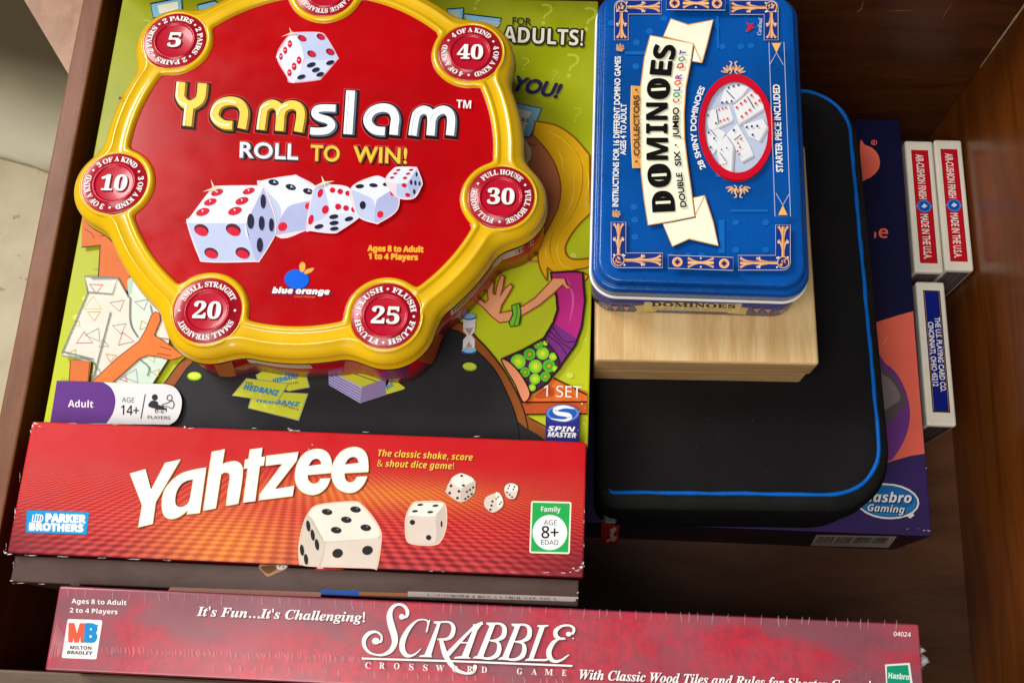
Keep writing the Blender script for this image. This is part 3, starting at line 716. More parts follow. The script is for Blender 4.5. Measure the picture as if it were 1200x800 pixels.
for ph, num, (bx, by), n, a0 in BAD:
    prof = [(.0176, -.0004), (.0172, .0001), (.0166, .0003), (.0117, .0003), (.0113, .0008), (.0107, .0010), (.0103, .0006), (.0100, .0002), (.0096, .0001)]
    lp = [[(bx + r * math.cos(2 * math.pi * i / 48), by + r * math.sin(2 * math.pi * i / 48), YZ + h) for i in range(48)] for r, h in prof]
    bd_ = loft('badge', lp, [BR1, BR2], yt, [0] * 4 + [1] * 4, False, True)
    rp = [(.0192, -.0014), (.0188, -.0003), (.0184, .0001), (.0180, .0000), (.0175, -.0006)]
    loft('rim', [[(bx + r * math.cos(2 * math.pi * i / 48), by + r * math.sin(2 * math.pi * i / 48), YZ + h) for i in range(48)] for r, h in rp], [YEL], bd_, None, False, False)
    A = Art(local((bx, by, YZ + .0003)), 3)
    for q in range(n):
        mid = math.radians(a0 - q * 360 / n); span = 2 * math.pi / n * (.78 if n > 2 else .74); dot = mid - math.pi / n
        A.text(ph, 'serif', None, None, 1, WHITE, .012, warp=lambda u, v: ((.0127 + v * .0027) * math.cos(mid + span * (.5 - u)), (.0127 + v * .0027) * math.sin(mid + span * (.5 - u))))
        A.ell(.0140 * math.cos(dot), .0140 * math.sin(dot), .00065, .00065, WHITE, 0, 10)
    if not num: A.done('printed_number', bd_); continue
    hw = .0033 * len(num) + .0002
    A.text(num, 'serif', (-hw, -.0041), (hw, -.0041), .0083, (120, 6, 24), .025, (0, .0083), 1, None, .0003, -.0003)
    A.text(num, 'serif', (-hw, -.0041), (hw, -.0041), .0083, WHITE, .01, (0, .0083))
    A.done('printed_number', bd_)

# printing on the red panel
A = Art(top(PZ), 2)
YL, CRM, GLD, DK, HALO = (252, 212, 88), (255, 248, 216), (150, 104, 18), (30, 8, 8), (204, 58, 66)
W1, W2, W3 = (240, 246, 252), (255, 255, 255), (96, 108, 128)
def letter(paths, wd, y):
    a, b_, c_ = (YL, CRM, GLD) if y else (W1, W2, W3)
    return [(HALO, wd + 48, 2, 3), (DK, wd + 36, 5, 5), (c_, wd + 6, 5, 2), (a, wd - 8, -4, -3), (b_, wd * .2, -wd * .34, -2)]
Yp = [[(122, 84), (115, 160), (114, 200), (142, 246), (190, 264), (243, 243), (276, 200), (288, 94)], [(186, 262), (168, 427)]]
ap = [[(522, 422), (455, 416), (398, 378), (382, 325), (420, 258), (500, 232), (575, 250), (612, 312), (604, 400), (594, 448)]]
mp = [[(742, 457), (758, 340), (775, 285), (830, 256), (880, 280), (896, 340), (888, 466)], [(896, 345), (920, 290), (980, 262), (1036, 280), (1056, 340), (1035, 473)]]
A.view(195, 85, 6.667)
sets = [(Yp, 78, True, (195, 85)), (ap, 74, True, (195, 85)), (mp, 74, True, (195, 85))]
sp_ = [[(128, 290), (30, 288), (-20, 300), (-32, 335), (0, 362), (72, 385), (98, 425), (60, 462), (-10, 470), (-70, 466)]]
lp_ = [[(246, 152), (224, 492)]]
a2 = [[(512, 470), (440, 462), (392, 425), (378, 372), (415, 312), (490, 286), (560, 302), (592, 362), (586, 430), (580, 497)]]
m2 = [[(728, 502), (745, 390), (765, 330), (815, 303), (862, 325), (876, 385), (868, 502)], [(876, 390), (902, 335), (960, 303), (1012, 323), (1030, 385), (1020, 502)]]
sets += [(sp_, 64, False, (375, 85)), (lp_, 78, False, (375, 85)), (a2, 74, False, (375, 85)), (m2, 72, False, (375, 85))]
for lay in range(5):
    for paths, wd, y, (ox, oy) in sets:
        A.view(ox, oy, 6.667)
        c_, ww, dx, dy = letter(paths, wd, y)[lay]
        for p in paths:
            q = list(p)
            if lay < 2:                                  # outlines also run past the cut ends
                for i0, i1 in ((0, 1), (-1, -2)):
                    vx, vy = q[i0][0] - q[i1][0], q[i0][1] - q[i1][1]; l = math.hypot(vx, vy); e = 24 if lay == 0 else 17
                    q[i0] = (q[i0][0] + vx / l * e, q[i0][1] + vy / l * e)
            if lay == 4: q = q[:max(2, len(q) - 3)] if len(q) > 4 else q
            A.stroke(q, ww, c_, True, False, dx, dy, 6)
A.view()
A.text('TM', 'bold', (535, 128), (552, 129), 9.5, (250, 250, 250), 0)
A.done('title_lettering', yt)
A = Art(top(PZ), 2)
for t, p0, p1, col, h in (('ROLL', (281, 184.6), (349.5, 187.2), (238, 240, 250), 17.5), ('TO', (364, 188.2), (398, 189.6), (244, 196, 66), 17.5), ('WIN!', (414, 189.8), (477, 192.2), (244, 196, 66), 17.5)):
    A.text(t, 'gill', p0, p1, h, HALO, .1, None, 1.05); A.text(t, 'gill', p0, p1, h, DK, .075, None, 1.05, None, .8, .8)
    A.text(t, 'gill', p0, p1, h, (120, 124, 140) if t == 'ROLL' else (160, 104, 20), .03, None, 1.05, None, .6, .5); A.text(t, 'gill', p0, p1, h, col, .018, None, 1.05, None, -.3, -.2)
A.done('slogan', yt)
A = Art(top(PZ), 2)
A.text('Ages 8 to Adult', 'bold', (431, 294.2), (496, 295.6), 6.6, (244, 178, 52), .03); A.text('1 to 4 Players', 'bold', (432, 303.4), (489.5, 304.8), 6.6, (244, 178, 52), .03)
A.done('age_lettering', yt)
A = Art(top(PZ), 2); A.view(300, 280, 5.714)
A.ell(276, 274, 86, 70, (60, 12, 80), 5, 30); A.ell(272, 270, 82, 66, (6, 98, 226), 5, 30)
A.poly([(296, 215), (290, 180), (306, 155), (328, 165), (330, 195), (316, 222)], (244, 176, 84), True); A.poly([(322, 230), (338, 205), (388, 195), (372, 220), (340, 234)], (244, 176, 84), True); A.stroke([(310, 218), (326, 232)], 6, (190, 90, 40), False)
A.poly([(112, 340), (250, 330), (260, 345), (490, 350), (480, 385), (118, 378)], (140, 6, 50), True)
A.text('blue orange', 'boldi', (110, 362), (492, 372), 36, (120, 6, 50), .05, None, 1, None, 4, 6); A.text('blue orange', 'boldi', (110, 362), (492, 372), 36, (250, 250, 252), .035)
A.text('Cool Planet', 'bold', (258, 392), (398, 396), 12, (240, 104, 40), .02)
A.done('maker_logo', yt)
# pictures of dice
R1, R2, K1, K2 = (212, 20, 50), (90, 12, 36), (30, 30, 58), (70, 74, 104)
F1, F2, F3, ED = (228, 233, 247), (190, 202, 234), (174, 182, 222), (250, 236, 240)
A = Art(top(PZ), 2)
A.view(310, 25, 10)
die(A, [([(145, 400), (305, 150), (345, 140), (470, 300), (445, 500), (360, 705), (310, 715), (260, 640), (155, 450)], F1), ([(345, 140, 1), (640, 138), (720, 190), (855, 410), (850, 450, 1), (640, 450), (480, 440), (430, 290)], F2), ([(480, 440, 1), (640, 455), (850, 440, 1), (680, 640), (620, 685), (360, 712, 1)], (206, 215, 240))],
    [(297, 270, 25, 45, 0, R1), (243, 345, 24, 43, 0, R1), (192, 418, 21, 42, 0, R1), (404, 462, 28, 46, 0, R1), (347, 535, 27, 46, 0, R1), (292, 608, 25, 42, 0, R1),
     (442, 205, 54, 34, 25, R2), (450, 207, 44, 27, 30, R1), (660, 188, 52, 34, 25, R2), (670, 192, 40, 26, 30, R1), (552, 388, 54, 36, 25, R2), (562, 392, 42, 28, 30, R1), (770, 365, 52, 36, 25, R2), (778, 368, 40, 27, 30, R1),
     (548, 518, 54, 26, -20, K1), (770, 492, 50, 25, -20, K1), (602, 577, 48, 25, -20, K1), (432, 660, 50, 24, -20, K1), (652, 630, 46, 24, -20, K1)],
    ([(140, 400), (300, 140), (345, 130), (640, 130), (730, 190), (862, 420), (852, 460), (680, 660), (620, 695), (310, 724), (258, 650)], (244, 170, 180)))
for x, y in ((297, 270), (243, 345), (192, 418), (404, 462), (347, 535), (292, 608)): A.poly([(x - 18, y - 6), (x + 16, y - 4), (x + 2, y + 14)], (240, 200, 214))
for a_, l in ((-112, 90), (160, 150), (5, 110), (70, 40)):
    c, s_ = math.cos(math.radians(a_)), math.sin(math.radians(a_)); A.poly([(320 - s_ * 11, 150 + c * 11), (320 + c * l * .85, 150 + s_ * l * .85), (320 + s_ * 11, 150 - c * 11)], (250, 212, 184))
A.done('die_picture', yt)
A = Art(top(PZ), 2)
A.view(210, 190, 6.667)                              # second die (behind), then the large one
die(A, [([(625, 190), (660, 150), (880, 112), (930, 120), (1090, 230), (1060, 300), (950, 315), (850, 350), (790, 440), (780, 340), (640, 190)], F1), ([(640, 190, 1), (780, 330), (790, 450), (760, 565, 1), (700, 560)], F2), ([(785, 450, 1), (850, 352), (950, 318), (1075, 290, 1), (1065, 500), (980, 530), (760, 568, 1)], F3)],
    [(738, 160, 42, 24, 10, K1), (872, 197, 42, 23, 15, K1), (1008, 230, 42, 23, 15, K1), (808, 506, 38, 34, -40, (222, 26, 50)), (1010, 345, 28, 26, -40, (222, 26, 50))], ([(615, 190), (655, 142), (880, 104), (935, 112), (1100, 232), (1075, 505), (985, 538), (755, 578)], (246, 214, 222)))
for x, y in ((738, 160), (872, 197), (1008, 230)): A.poly([(x - 4, y + 4), (x + 6, y - 18), (x + 14, y), (x + 36, y + 4)], (190, 200, 220))
die(A, [([(68, 470), (95, 430), (260, 215), (300, 196), (600, 192), (660, 200, 1), (525, 480, 1), (85, 478)], F1), ([(68, 478, 1), (525, 482, 1), (560, 600), (600, 772, 1), (220, 775), (160, 730)], F2), ([(660, 202, 1), (742, 420), (750, 520), (735, 590), (630, 760), (600, 772, 1), (545, 590), (522, 482, 1)], F3)],
    [(298, 242, 50, 24, -18, R1), (545, 230, 50, 24, -18, R1), (245, 315, 52, 26, -18, R1), (492, 307, 54, 28, -18, R1), (186, 393, 55, 29, -18, R1), (437, 386, 56, 30, -18, R1),
     (175, 533, 58, 44, 20, R2), (176, 546, 52, 33, 20, R1), (424, 530, 60, 44, 20, R2), (426, 546, 52, 32, 20, R1), (252, 714, 55, 40, 20, R2), (255, 724, 48, 30, 20, R1), (497, 713, 57, 42, 20, R2), (500, 724, 48, 31, 20, R1),
     (658, 312, 20, 56, 0, K1), (560, 467, 26, 60, 0, K1), (646, 482, 22, 56, 0, K1), (722, 495, 18, 52, 0, K1), (632, 652, 23, 57, 0, K1)],
    ([(60, 475), (90, 425), (255, 208), (300, 188), (600, 184), (668, 196), (752, 420), (760, 520), (742, 595), (632, 772), (590, 782), (215, 784), (150, 735)], (248, 224, 232)))
for x, y in ((298, 242), (545, 230), (245, 315), (492, 307), (186, 393), (437, 386)): A.poly([(x - 8, y - 16), (x + 10, y - 8), (x + 2, y + 8)], (250, 214, 226))
A.stroke([(522, 500), (532, 560), (545, 600)], [3, 10, 2], (246, 248, 255))
for a_, l in ((-110, 90), (165, 110), (-8, 90), (60, 40)):
    c, s_ = math.cos(math.radians(a_)), math.sin(math.radians(a_)); A.poly([(278 - s_ * 12, 215 + c * 12), (278 + c * l * .85, 215 + s_ * l * .85), (278 + s_ * 12, 215 - c * 12)], (250, 212, 176))
A.view(350, 180, 6.667)
die(A, [([(120, 300), (200, 250), (245, 440), (180, 520), (80, 560), (72, 585)], F2), ([(200, 250, 1), (260, 256), (405, 290), (470, 470), (250, 490), (245, 440)], F1), ([(72, 580, 1), (200, 515), (250, 485), (470, 470, 1), (465, 510), (330, 600), (270, 622), (110, 605)], (214, 220, 242))],
    [(173, 318, 20, 36, 20, R1), (212, 446, 26, 34, 20, R1), (100, 525, 20, 40, 15, R1), (268, 295, 22, 22, 0, R1), (328, 306, 22, 22, 0, R1), (386, 320, 20, 20, 0, R1), (312, 424, 24, 24, 0, R1), (373, 435, 22, 22, 0, R1), (433, 446, 20, 22, 0, R1),
     (278, 503, 36, 18, -10, K1), (396, 520, 34, 17, -15, K1), (280, 552, 36, 17, -8, K1), (162, 580, 36, 17, -15, K1), (282, 597, 34, 15, -8, K1)],
    ([(112, 300), (198, 242), (262, 248), (410, 284), (480, 475), (470, 515), (335, 608), (270, 632), (105, 614), (62, 590)], (246, 214, 222)))
die(A, [([(415, 290), (590, 196), (680, 215), (770, 265), (680, 330), (615, 370), (600, 440), (585, 370), (520, 340)], F1), ([(415, 292, 1), (530, 340), (585, 375), (600, 445), (595, 545, 1), (470, 490)], F2), ([(600, 440, 1), (620, 370), (690, 320), (772, 268, 1), (772, 440), (640, 540), (595, 547, 1)], F3)],
    [(482, 268, 34, 17, -5, K1), (588, 260, 34, 16, 5, K1), (694, 251, 34, 16, -8, K1), (505, 415, 24, 32, 0, K1), (738, 313, 19, 30, 15, (222, 26, 50)), (641, 487, 24, 28, 15, (222, 26, 50))], ([(405, 288), (590, 188), (685, 208), (780, 262), (780, 445), (645, 548), (595, 556), (462, 495)], (246, 214, 222)))
die(A, [([(690, 225), (745, 140), (790, 124), (910, 126), (925, 140), (850, 240, 1), (770, 250)], F1), ([(925, 135, 1), (962, 230), (955, 270), (900, 355), (880, 360, 1), (855, 240, 1)], F3), ([(770, 250, 1), (852, 240, 1), (882, 360, 1), (775, 345)], F2)],
    [(782, 143, 18, 9, -10, R1), (882, 142, 18, 9, -10, R1), (758, 170, 18, 9, -10, R1), (858, 172, 18, 9, -10, R1), (733, 202, 18, 9, -10, R1), (834, 205, 18, 10, -10, R1), (828, 263, 20, 16, 15, R1), (855, 338, 20, 16, 15, R1), (924, 178, 7, 18, 0, K1), (882, 240, 9, 20, 0, K1), (915, 245, 8, 20, 0, K1), (947, 250, 7, 18, 0, K1), (906, 313, 9, 20, 0, K1)],
    ([(680, 228), (740, 134), (790, 116), (912, 118), (934, 134), (970, 230), (962, 276), (902, 365), (770, 355)], (246, 214, 222)))
for a_, l in ((-110, 70), (160, 110), (-10, 100), (60, 30)):
    c, s_ = math.cos(math.radians(a_)), math.sin(math.radians(a_)); A.poly([(205 - s_ * 10, 245 + c * 10), (205 + c * l * .85, 245 + s_ * l * .85), (205 + s_ * 10, 245 - c * 10)], (250, 222, 190))
A.done('dice_picture', yt)
A = Art(top(YZ - .0002), 2)
A.poly([(140.5, 113), (143, 115.4), (140, 117.2), (138.6, 116)], (84, 60, 30)); A.done('chip', yt)

# ------------------------------------------------------------------ lime green party game box
pz = .172
pb = thing('game_box', 'large lime green cartoon game box lying under the round tin', 'board game', (-.126, .25, 0))
m, nt, b = newmat('lime_print'); v, (x, y, z) = coords(nt)
k = (y * 1.0 + x * -.25).sm(.10, -.10); n0 = noise(nt, v, 30, 4).sm(.35, .65)
c1 = mix(nt, k, lin((142, 150, 6)), lin((196, 206, 34)))
nt.links.new(mix(nt, n0 * .25, c1, lin((184, 190, 60))), b.inputs['Base Color'])
nt.links.new((noise(nt, v, 90, 4) * .15 + .22).v, b.inputs['Roughness']); b.inputs['Coat Weight'].default_value = .08; b.inputs['Coat Roughness'].default_value = .15; b.inputs['Specular IOR Level'].default_value = .18
box('carton', -.2706, .1128, 0, .0178, .3836, pz, ink((150, 150, 30), .45), pb, .0008, 2, None, 0, m)
OUT = (52, 30, 22); GRY = (120, 130, 126)
A = Art(top(pz), 1); Q = (178, 186, 58)
A.view(490, 0, 5.332)
for x_, y_, h_, c in ((750, 150, 130, Q), (905, 480, 150, Q), (1015, 190, 150, Q), (640, 440, 80, Q), (960, 760, 90, Q), (830, 500, 60, Q), (330, 60, 110, Q)): A.text('?', 'bold', (x_, y_), (x_ + h_ * .55, y_ + h_ * .1), h_, c)
A.view()
for x_, y_, h_ in ((168, 40, 16), (150, 110, 14), (160, 150, 12), (650, 300, 16), (110, 330, 16)): A.text('?', 'bold', (x_, y_), (x_ + h_ * .55, y_), h_, Q)
for x_, y_, r_ in ((660, 262, 9), (672, 300, 7), (655, 318, 6), (676, 335, 7), (100, 350, 6), (90, 372, 7), (668, 440, 7), (585, 350, 6), (660, 285, 5)): A.ell(x_, y_, r_ * .6, r_ * .5, (214, 222, 84))
A.done('faint_pattern', pb)
A = Art(top(pz), 22); A.view(490, 0, 5.332)
NAVY, SKY, IVORY = (34, 36, 70), (120, 178, 204), (222, 220, 196)
for pts in ([(183, 62), (284, 55), (276, 135), (188, 108)], [(288, 92), (522, 120), (488, 178), (440, 170), (300, 140)]):
    A.poly(pts, SKY); A.stroke(pts, 9, NAVY, False, True); cx_ = sum(p[0] for p in pts) / 4; cy_ = sum(p[1] for p in pts) / 4
    A.poly([(cx_ + (p[0] - cx_) * .55, cy_ + (p[1] - cy_) * .55) for p in pts], (168, 176, 176))
A.view(60, 0, 4)
for pts in ([(468, 22), (612, -6), (616, 60), (480, 90)], [(688, 28), (770, 8), (800, 40), (692, 60)]): A.poly(pts, SKY); A.stroke(pts, 8, NAVY, False, True)
A.poly([(500, 30), (596, 12), (598, 48), (510, 70)], IVORY)
A.view(490, 0, 5.332)
A.text('FOR', 'gill', (588, 160), (706, 166), 46, (44, 36, 30), .012)
A.text('ADULTS!', 'bold', (527, 268), (1028, 292), 96, (44, 36, 30), .06); A.text('ADULTS!', 'bold', (527, 268), (1028, 292), 96, IVORY, .0)
A.text('YOU!', 'gill', (572, 562), (868, 618), 86, (40, 36, 78), .04, None, 1, None, 0, 0, .25)
pts = [(560, 640), (772, 684), (700, 862), (540, 850)]
A.poly(pts, (130, 186, 206)); A.stroke(pts, 8, (40, 60, 110), False, True)
A.poly([(560, 672), (708, 706), (660, 830), (560, 820)], IVORY); A.text('TAS', 'boldi', (622, 762), (692, 772), 24, (30, 30, 40))
A.done('title_lettering', pb)
# woman at the right: face, hair, arm, dress
A = Art(top(pz), 30); A.view(580, 140, 4.208)
SKIN, SKIN2, HAIR, HAIR2, MAG, PUR, BRN, ORG = (226, 140, 88), (190, 112, 70), (232, 178, 22), (246, 206, 60), (196, 46, 132), (126, 52, 132), (150, 84, 34), (228, 116, 46)
A.poly([(60, 40), (140, 92), (190, 78), (262, 160), (308, 240), (326, 330), (318, 420), (290, 490), (256, 560), (232, 606), (196, 620), (150, 650), (60, 700), (20, 640)], SKIN2, True)
A.poly([(100, 60), (150, 96), (190, 84), (200, 60)], (60, 30, 26)); A.poly([(140, 108), (164, 128), (178, 160), (174, 196), (152, 226), (130, 230)], (222, 214, 178), True); A.poly([(128, 150), (146, 160), (146, 200), (128, 210)], (60, 60, 50), True)
for a_, b2 in (((165, 118), (198, 140)), ((172, 126), (206, 132))): A.stroke([a_, b2], 4, (150, 84, 40), False)
A.poly([(140, 640), (205, 590), (212, 640), (180, 668), (60, 690)], (180, 66, 34), True); A.stroke([(60, 690), (150, 690), (215, 668)], 5, (120, 50, 26)); A.stroke([(40, 724), (150, 704), (232, 706)], 10, (206, 120, 76))
hair = [(200, 14), (300, 34), (390, 92), (466, 180), (472, 465), (412, 524), (366, 588), (346, 640), (360, 680), (402, 694), (466, 688), (462, 730), (384, 746), (466, 772), (440, 800), (400, 800), (330, 790), (258, 732), (258, 800), (226, 745), (212, 680), (220, 618), (252, 558), (288, 490), (316, 420), (324, 330), (302, 240), (256, 158), (186, 80)]
CN = {(466, 180), (472, 465), (466, 688), (466, 772), (258, 800), (186, 80), (200, 14), (258, 732), (384, 746)}; hair = [p + (1,) if p in CN else p for p in hair]
A.poly(hair, HAIR, True); A.stroke(hair, 8, (150, 86, 20), True, True)
for st in ([(300, 150), (330, 200), (336, 270)], [(385, 270), (390, 350), (372, 430), (330, 500)], [(450, 250), (462, 320), (440, 400)], [(270, 600), (250, 650), (262, 700)], [(318, 590), (306, 640), (316, 690)], [(420, 190), (440, 230)], [(250, 60), (330, 100), (400, 170)], [(300, 640), (330, 720), (380, 735)]): A.stroke(st, [1, 7, 1], HAIR2)
for st in ([(340, 100), (420, 200), (430, 330), (390, 460), (320, 560)], [(285, 560), (270, 640), (290, 720)]): A.stroke(st, [1, 5, 1], (196, 138, 16))
A.view(480, 320, 3.81)
dress = [(628, 6), (640, 60), (655, 110), (660, 170), (642, 225), (598, 298), (500, 352), (410, 390), (470, 440), (540, 546), (610, 500), (680, 410), (738, 330), (768, 245), (782, 130), (772, 5), (720, 0)]
A.poly(dress, MAG); A.poly([(642, 225), (598, 298), (672, 432), (738, 330), (752, 300)], PUR)
for q in range(1, 4): A.stroke([(598 + q * 12, 298 - q * 20), (660 + q * 10, 330 - q * 8), (690 + q * 16, 410 - q * 34)], 4, (60, 20, 60))
A.stroke([(700, 20), (730, 120), (712, 230)], [1, 12, 1], (222, 90, 164))
dots = [(598, 298), (500, 352), (410, 390), (470, 440), (540, 546), (610, 500), (672, 432), (655, 370)]
A.poly(dots, (72, 40, 74))
for x_, y_, r_, c in ((485, 398, 33, 0), (536, 366, 26, 1), (594, 362, 28, 0), (562, 420, 30, 0), (622, 418, 28, 1), (516, 446, 22, 1), (560, 476, 24, 0), (606, 466, 22, 1), (640, 378, 18, 0), (575, 325, 20, 1), (548, 515, 16, 0), (648, 432, 14, 0), (606, 318, 12, 0)):
    A.ell(x_, y_, r_, r_, (96, 190, 40) if c else (140, 212, 40)); A.ell(x_, y_, r_ * .62, r_ * .62, (70, 170, 40) if c else (176, 226, 50)); A.ell(x_, y_, r_ * .3, r_ * .3, (236, 150, 40) if c else (236, 226, 60))
A.stroke(dress, 10, OUT, False, True); A.stroke([(598, 298), (655, 370), (672, 432)], 5, OUT)
leg = [(410, 392), (445, 402), (500, 462), (538, 542), (508, 580), (470, 500), (440, 450)]
A.poly(leg, (240, 150, 112), True); A.stroke(leg, 6, OUT, True, True)
arm = [(445, 222), (402, 228), (366, 200), (334, 165), (296, 132), (240, 130), (240, 100), (300, 112), (338, 140), (352, 128), (346, 70), (352, 30), (366, 18), (379, 32), (373, 100), (384, 106), (394, 50), (408, 18), (424, 24), (417, 70), (403, 116), (426, 76), (450, 56), (461, 68), (436, 112), (411, 152), (402, 186), (450, 176), (500, 158), (560, 118), (622, 52), (640, 30), (690, 30), (702, 60), (720, 74), (700, 78), (684, 58), (640, 100), (580, 150), (510, 192)]
A.poly(arm, (240, 166, 120)); A.stroke(arm, 6, (168, 72, 36), False, True)
br = [(456, 152), (490, 142), (498, 182), (489, 240), (452, 246), (444, 228), (462, 190)]
A.poly(br, (124, 196, 56)); A.stroke(br, 6, (40, 60, 20), False, True); A.stroke([(478, 150), (480, 190), (466, 240)], 4, (60, 110, 30))
A.done('woman_picture', pb)
# table, planks, hourglass and cards
A = Art(top(pz), 30); A.view(480, 320, 3.81)
A.poly([(500, 575), (548, 545), (642, 470), (792, 530), (792, 632), (512, 632)], ORG); A.poly([(505, 578), (792, 574), (792, 632), (514, 634)], (196, 88, 42))
A.poly([(600, 520), (640, 510), (645, 545), (600, 560), (560, 556)], (200, 84, 40), True)
for l in ([(642, 470), (730, 512), (792, 545)], [(500, 578), (792, 576)], [(512, 632), (792, 630)]): A.stroke(l, 7, OUT, False)
A.poly([(520, 640), (610, 690), (612, 720), (535, 672)], (206, 110, 56)); A.stroke([(520, 640), (612, 690)], 6, OUT, False); A.stroke([(535, 672), (612, 718)], 6, OUT, False)
A.poly([(530, 715), (612, 720), (612, 800), (545, 800)], (196, 96, 46)); A.stroke([(530, 715), (612, 720)], 6, OUT, False)
A.view()
tbl = [(175, 530), (180, 492), (206, 452), (234, 420), (300, 395), (420, 388), (527, 386), (557, 410), (580, 434), (596, 465), (606, 493), (611, 530)]
rim = [(166, 530), (172, 486), (196, 446), (226, 414), (300, 380), (430, 372), (530, 376), (560, 398), (586, 428), (603, 456), (615, 485), (624, 530)]
A.poly(rim, BRN, True); A.stroke(rim, 1.6, OUT, True, False); A.poly(tbl, ink((42, 41, 44), .4, .08), True); A.stroke(tbl, 1.3, (24, 18, 16), True, False)
A.view(480, 320, 3.81)
for x_, y_, rx, ry in ((269, 420, 32, 19), (104, 336, 16, 11)): A.ell(x_, y_, rx, ry, (150, 170, 30), 5); A.ell(x_ - 1, y_ - 2, rx * .86, ry * .8, (200, 214, 70), 5)
A.poly([(240, 205), (296, 205), (292, 262), (276, 280), (292, 300), (290, 350), (238, 350), (240, 300), (258, 280), (240, 262)], (226, 224, 226)); A.poly([(246, 250), (286, 246), (268, 280)], (190, 150, 130)); A.poly([(250, 334), (282, 334), (266, 306)], (190, 150, 130))
for y_ in (200, 352): A.ell(266, y_, 33, 13, (60, 120, 180)); A.ell(266, y_ - 5, 32, 12, (136, 190, 226)); A.stroke([(234, y_), (266, y_ + 12), (298, y_)], 4, (30, 50, 90))
A.view(180, 400, 3.75)
A.ell(183, 156, 33, 20, (120, 150, 20)); A.ell(183, 154, 28, 16, (196, 232, 40)); A.ell(181, 152, 18, 9, (214, 246, 90))
CARD, CBL, CGR = (214, 218, 60), (70, 150, 196), (168, 172, 130)
def card(p, line=None):
    A.poly(p, CGR); cx_ = sum(q[0] for q in p) / len(p); cy_ = sum(q[1] for q in p) / len(p); A.poly([(cx_ + (q[0] - cx_) * .95, cy_ + (q[1] - cy_) * .93) for q in p], CARD)
    for _ in range(5): A.ell(cx_ + random.uniform(-60, 60), cy_ + random.uniform(-22, 22), 9, 5, (228, 232, 110), 0, 8)
card([(452, 150), (478, 135), (672, 140), (690, 205), (600, 222), (460, 180)]); A.text('HEDBANZ', 'boldi', (528, 186), (640, 164), 18, CBL, .03)
A.text('FOR', 'bold', (590, 195), (640, 188), 8, (140, 120, 60))
card([(430, 255), (560, 225), (684, 232), (642, 352), (418, 296)]); A.text('HEDBANZ', 'boldi', (455, 268), (645, 290), 19, CBL, .03); A.text('FOR ADULTS', 'bold', (566, 286), (640, 308), 9, (140, 120, 60))
card([(348, 242), (412, 165), (598, 190), (548, 272)]); A.text('HEDBANZ', 'boldi', (400, 214), (552, 244), 24, CBL, .03); A.text('FOR', 'bold', (410, 190), (440, 194), 9, (120, 110, 60))
A.poly([(1000, 245), (1050, 165), (1108, 208), (1098, 216)], CARD); A.text('HE', 'boldi', (1030, 218), (1062, 196), 18, CBL, .03)
A.poly([(772, 132), (918, 205), (912, 276), (774, 196)], (196, 186, 226)); A.poly([(918, 205), (1022, 168), (1024, 240), (912, 276)], (150, 130, 178)); A.poly([(772, 132), (860, 110), (1022, 168), (918, 205)], (206, 210, 60))
A.stroke([(850, 134), (985, 182)], 4, (90, 80, 60), False)
for q in range(5): A.stroke([(774, 142 + q * 12), (914, 216 + q * 13)], 4, (120, 116, 190), False)
A.done('table_picture', pb)
# man at the left
A = Art(top(pz), 90); A.view(60, 240, 3.635)
TAN, SHT, SHT2 = (212, 110, 48), (226, 222, 206), (206, 226, 208)
A.poly([(140, 60), (260, 90), (300, 170), (340, 260), (340, 380), (262, 322), (208, 312), (216, 178), (136, 188)], TAN); A.stroke([(136, 188), (216, 178), (208, 312)], 5, OUT, False)
A.stroke([(150, 110), (180, 130), (190, 150)], 4, (140, 60, 30)); A.stroke([(215, 140), (245, 136)], 4, (140, 60, 30), False)
A.poly([(88, 665), (178, 670), (166, 765), (82, 765)], TAN); A.stroke([(90, 665), (84, 765)], 4, (130, 60, 26), False); A.stroke([(172, 672), (164, 765)], 4, (130, 60, 26), False)
sh = [(55, 640), (165, 384), (150, 312), (208, 312), (292, 318), (338, 400), (356, 345), (345, 290), (430, 380), (520, 500), (500, 640), (330, 765), (184, 765), (190, 676), (60, 650)]
A.poly(sh, SHT); A.poly([(338, 400), (356, 345), (345, 290), (430, 380), (480, 460), (378, 572), (346, 520)], (214, 228, 214))
A.poly([(330, 330), (362, 300), (350, 385), (338, 398)], (176, 204, 184))
A.poly([(270, 765), (385, 655), (440, 636), (506, 664), (440, 768)], SHT2); A.stroke([(440, 768), (506, 664), (440, 640)], 5, OUT, False)
TR = [(200, 200, 60), (196, 70, 110), (214, 160, 50), (140, 150, 156), (170, 150, 200)]
for x_, y_, r_, c in ((185, 432, 44, 0), (190, 475, 32, 2), (292, 432, 36, 1), (118, 512, 20, 0), (150, 578, 40, 1), (192, 560, 40, 3), (300, 530, 34, 3), (322, 580, 40, 1), (395, 428, 34, 3), (402, 520, 28, 2), (100, 640, 26, 2), (262, 655, 26, 2), (434, 655, 28, 0), (352, 735, 42, 4), (205, 722, 26, 3), (200, 360, 32, 1), (318, 745, 20, 1), (455, 720, 22, 2), (250, 735, 24, 0), (230, 600, 24, 3)):
    a0 = random.uniform(0, 120); A.stroke([(x_ + r_ * math.cos(math.radians(a0 + q * 120)), y_ + r_ * .8 * math.sin(math.radians(a0 + q * 120))) for q in range(3)], 4, TR[c], False, True)
for l in ([(55, 640), (165, 384), (150, 312), (292, 318), (270, 388), (165, 380)], [(60, 632), (190, 664)], [(184, 765), (262, 465)], [(55, 650), (190, 676), (184, 765)], [(292, 318), (338, 402)], [(345, 400), (346, 510), (378, 572)], [(180, 322), (290, 320)]): A.stroke(l, 5, GRY, len(l) < 4)
A.stroke([(385, 665), (425, 700), (418, 735)], 5, GRY); A.stroke([(430, 435), (440, 480)], 4, GRY)
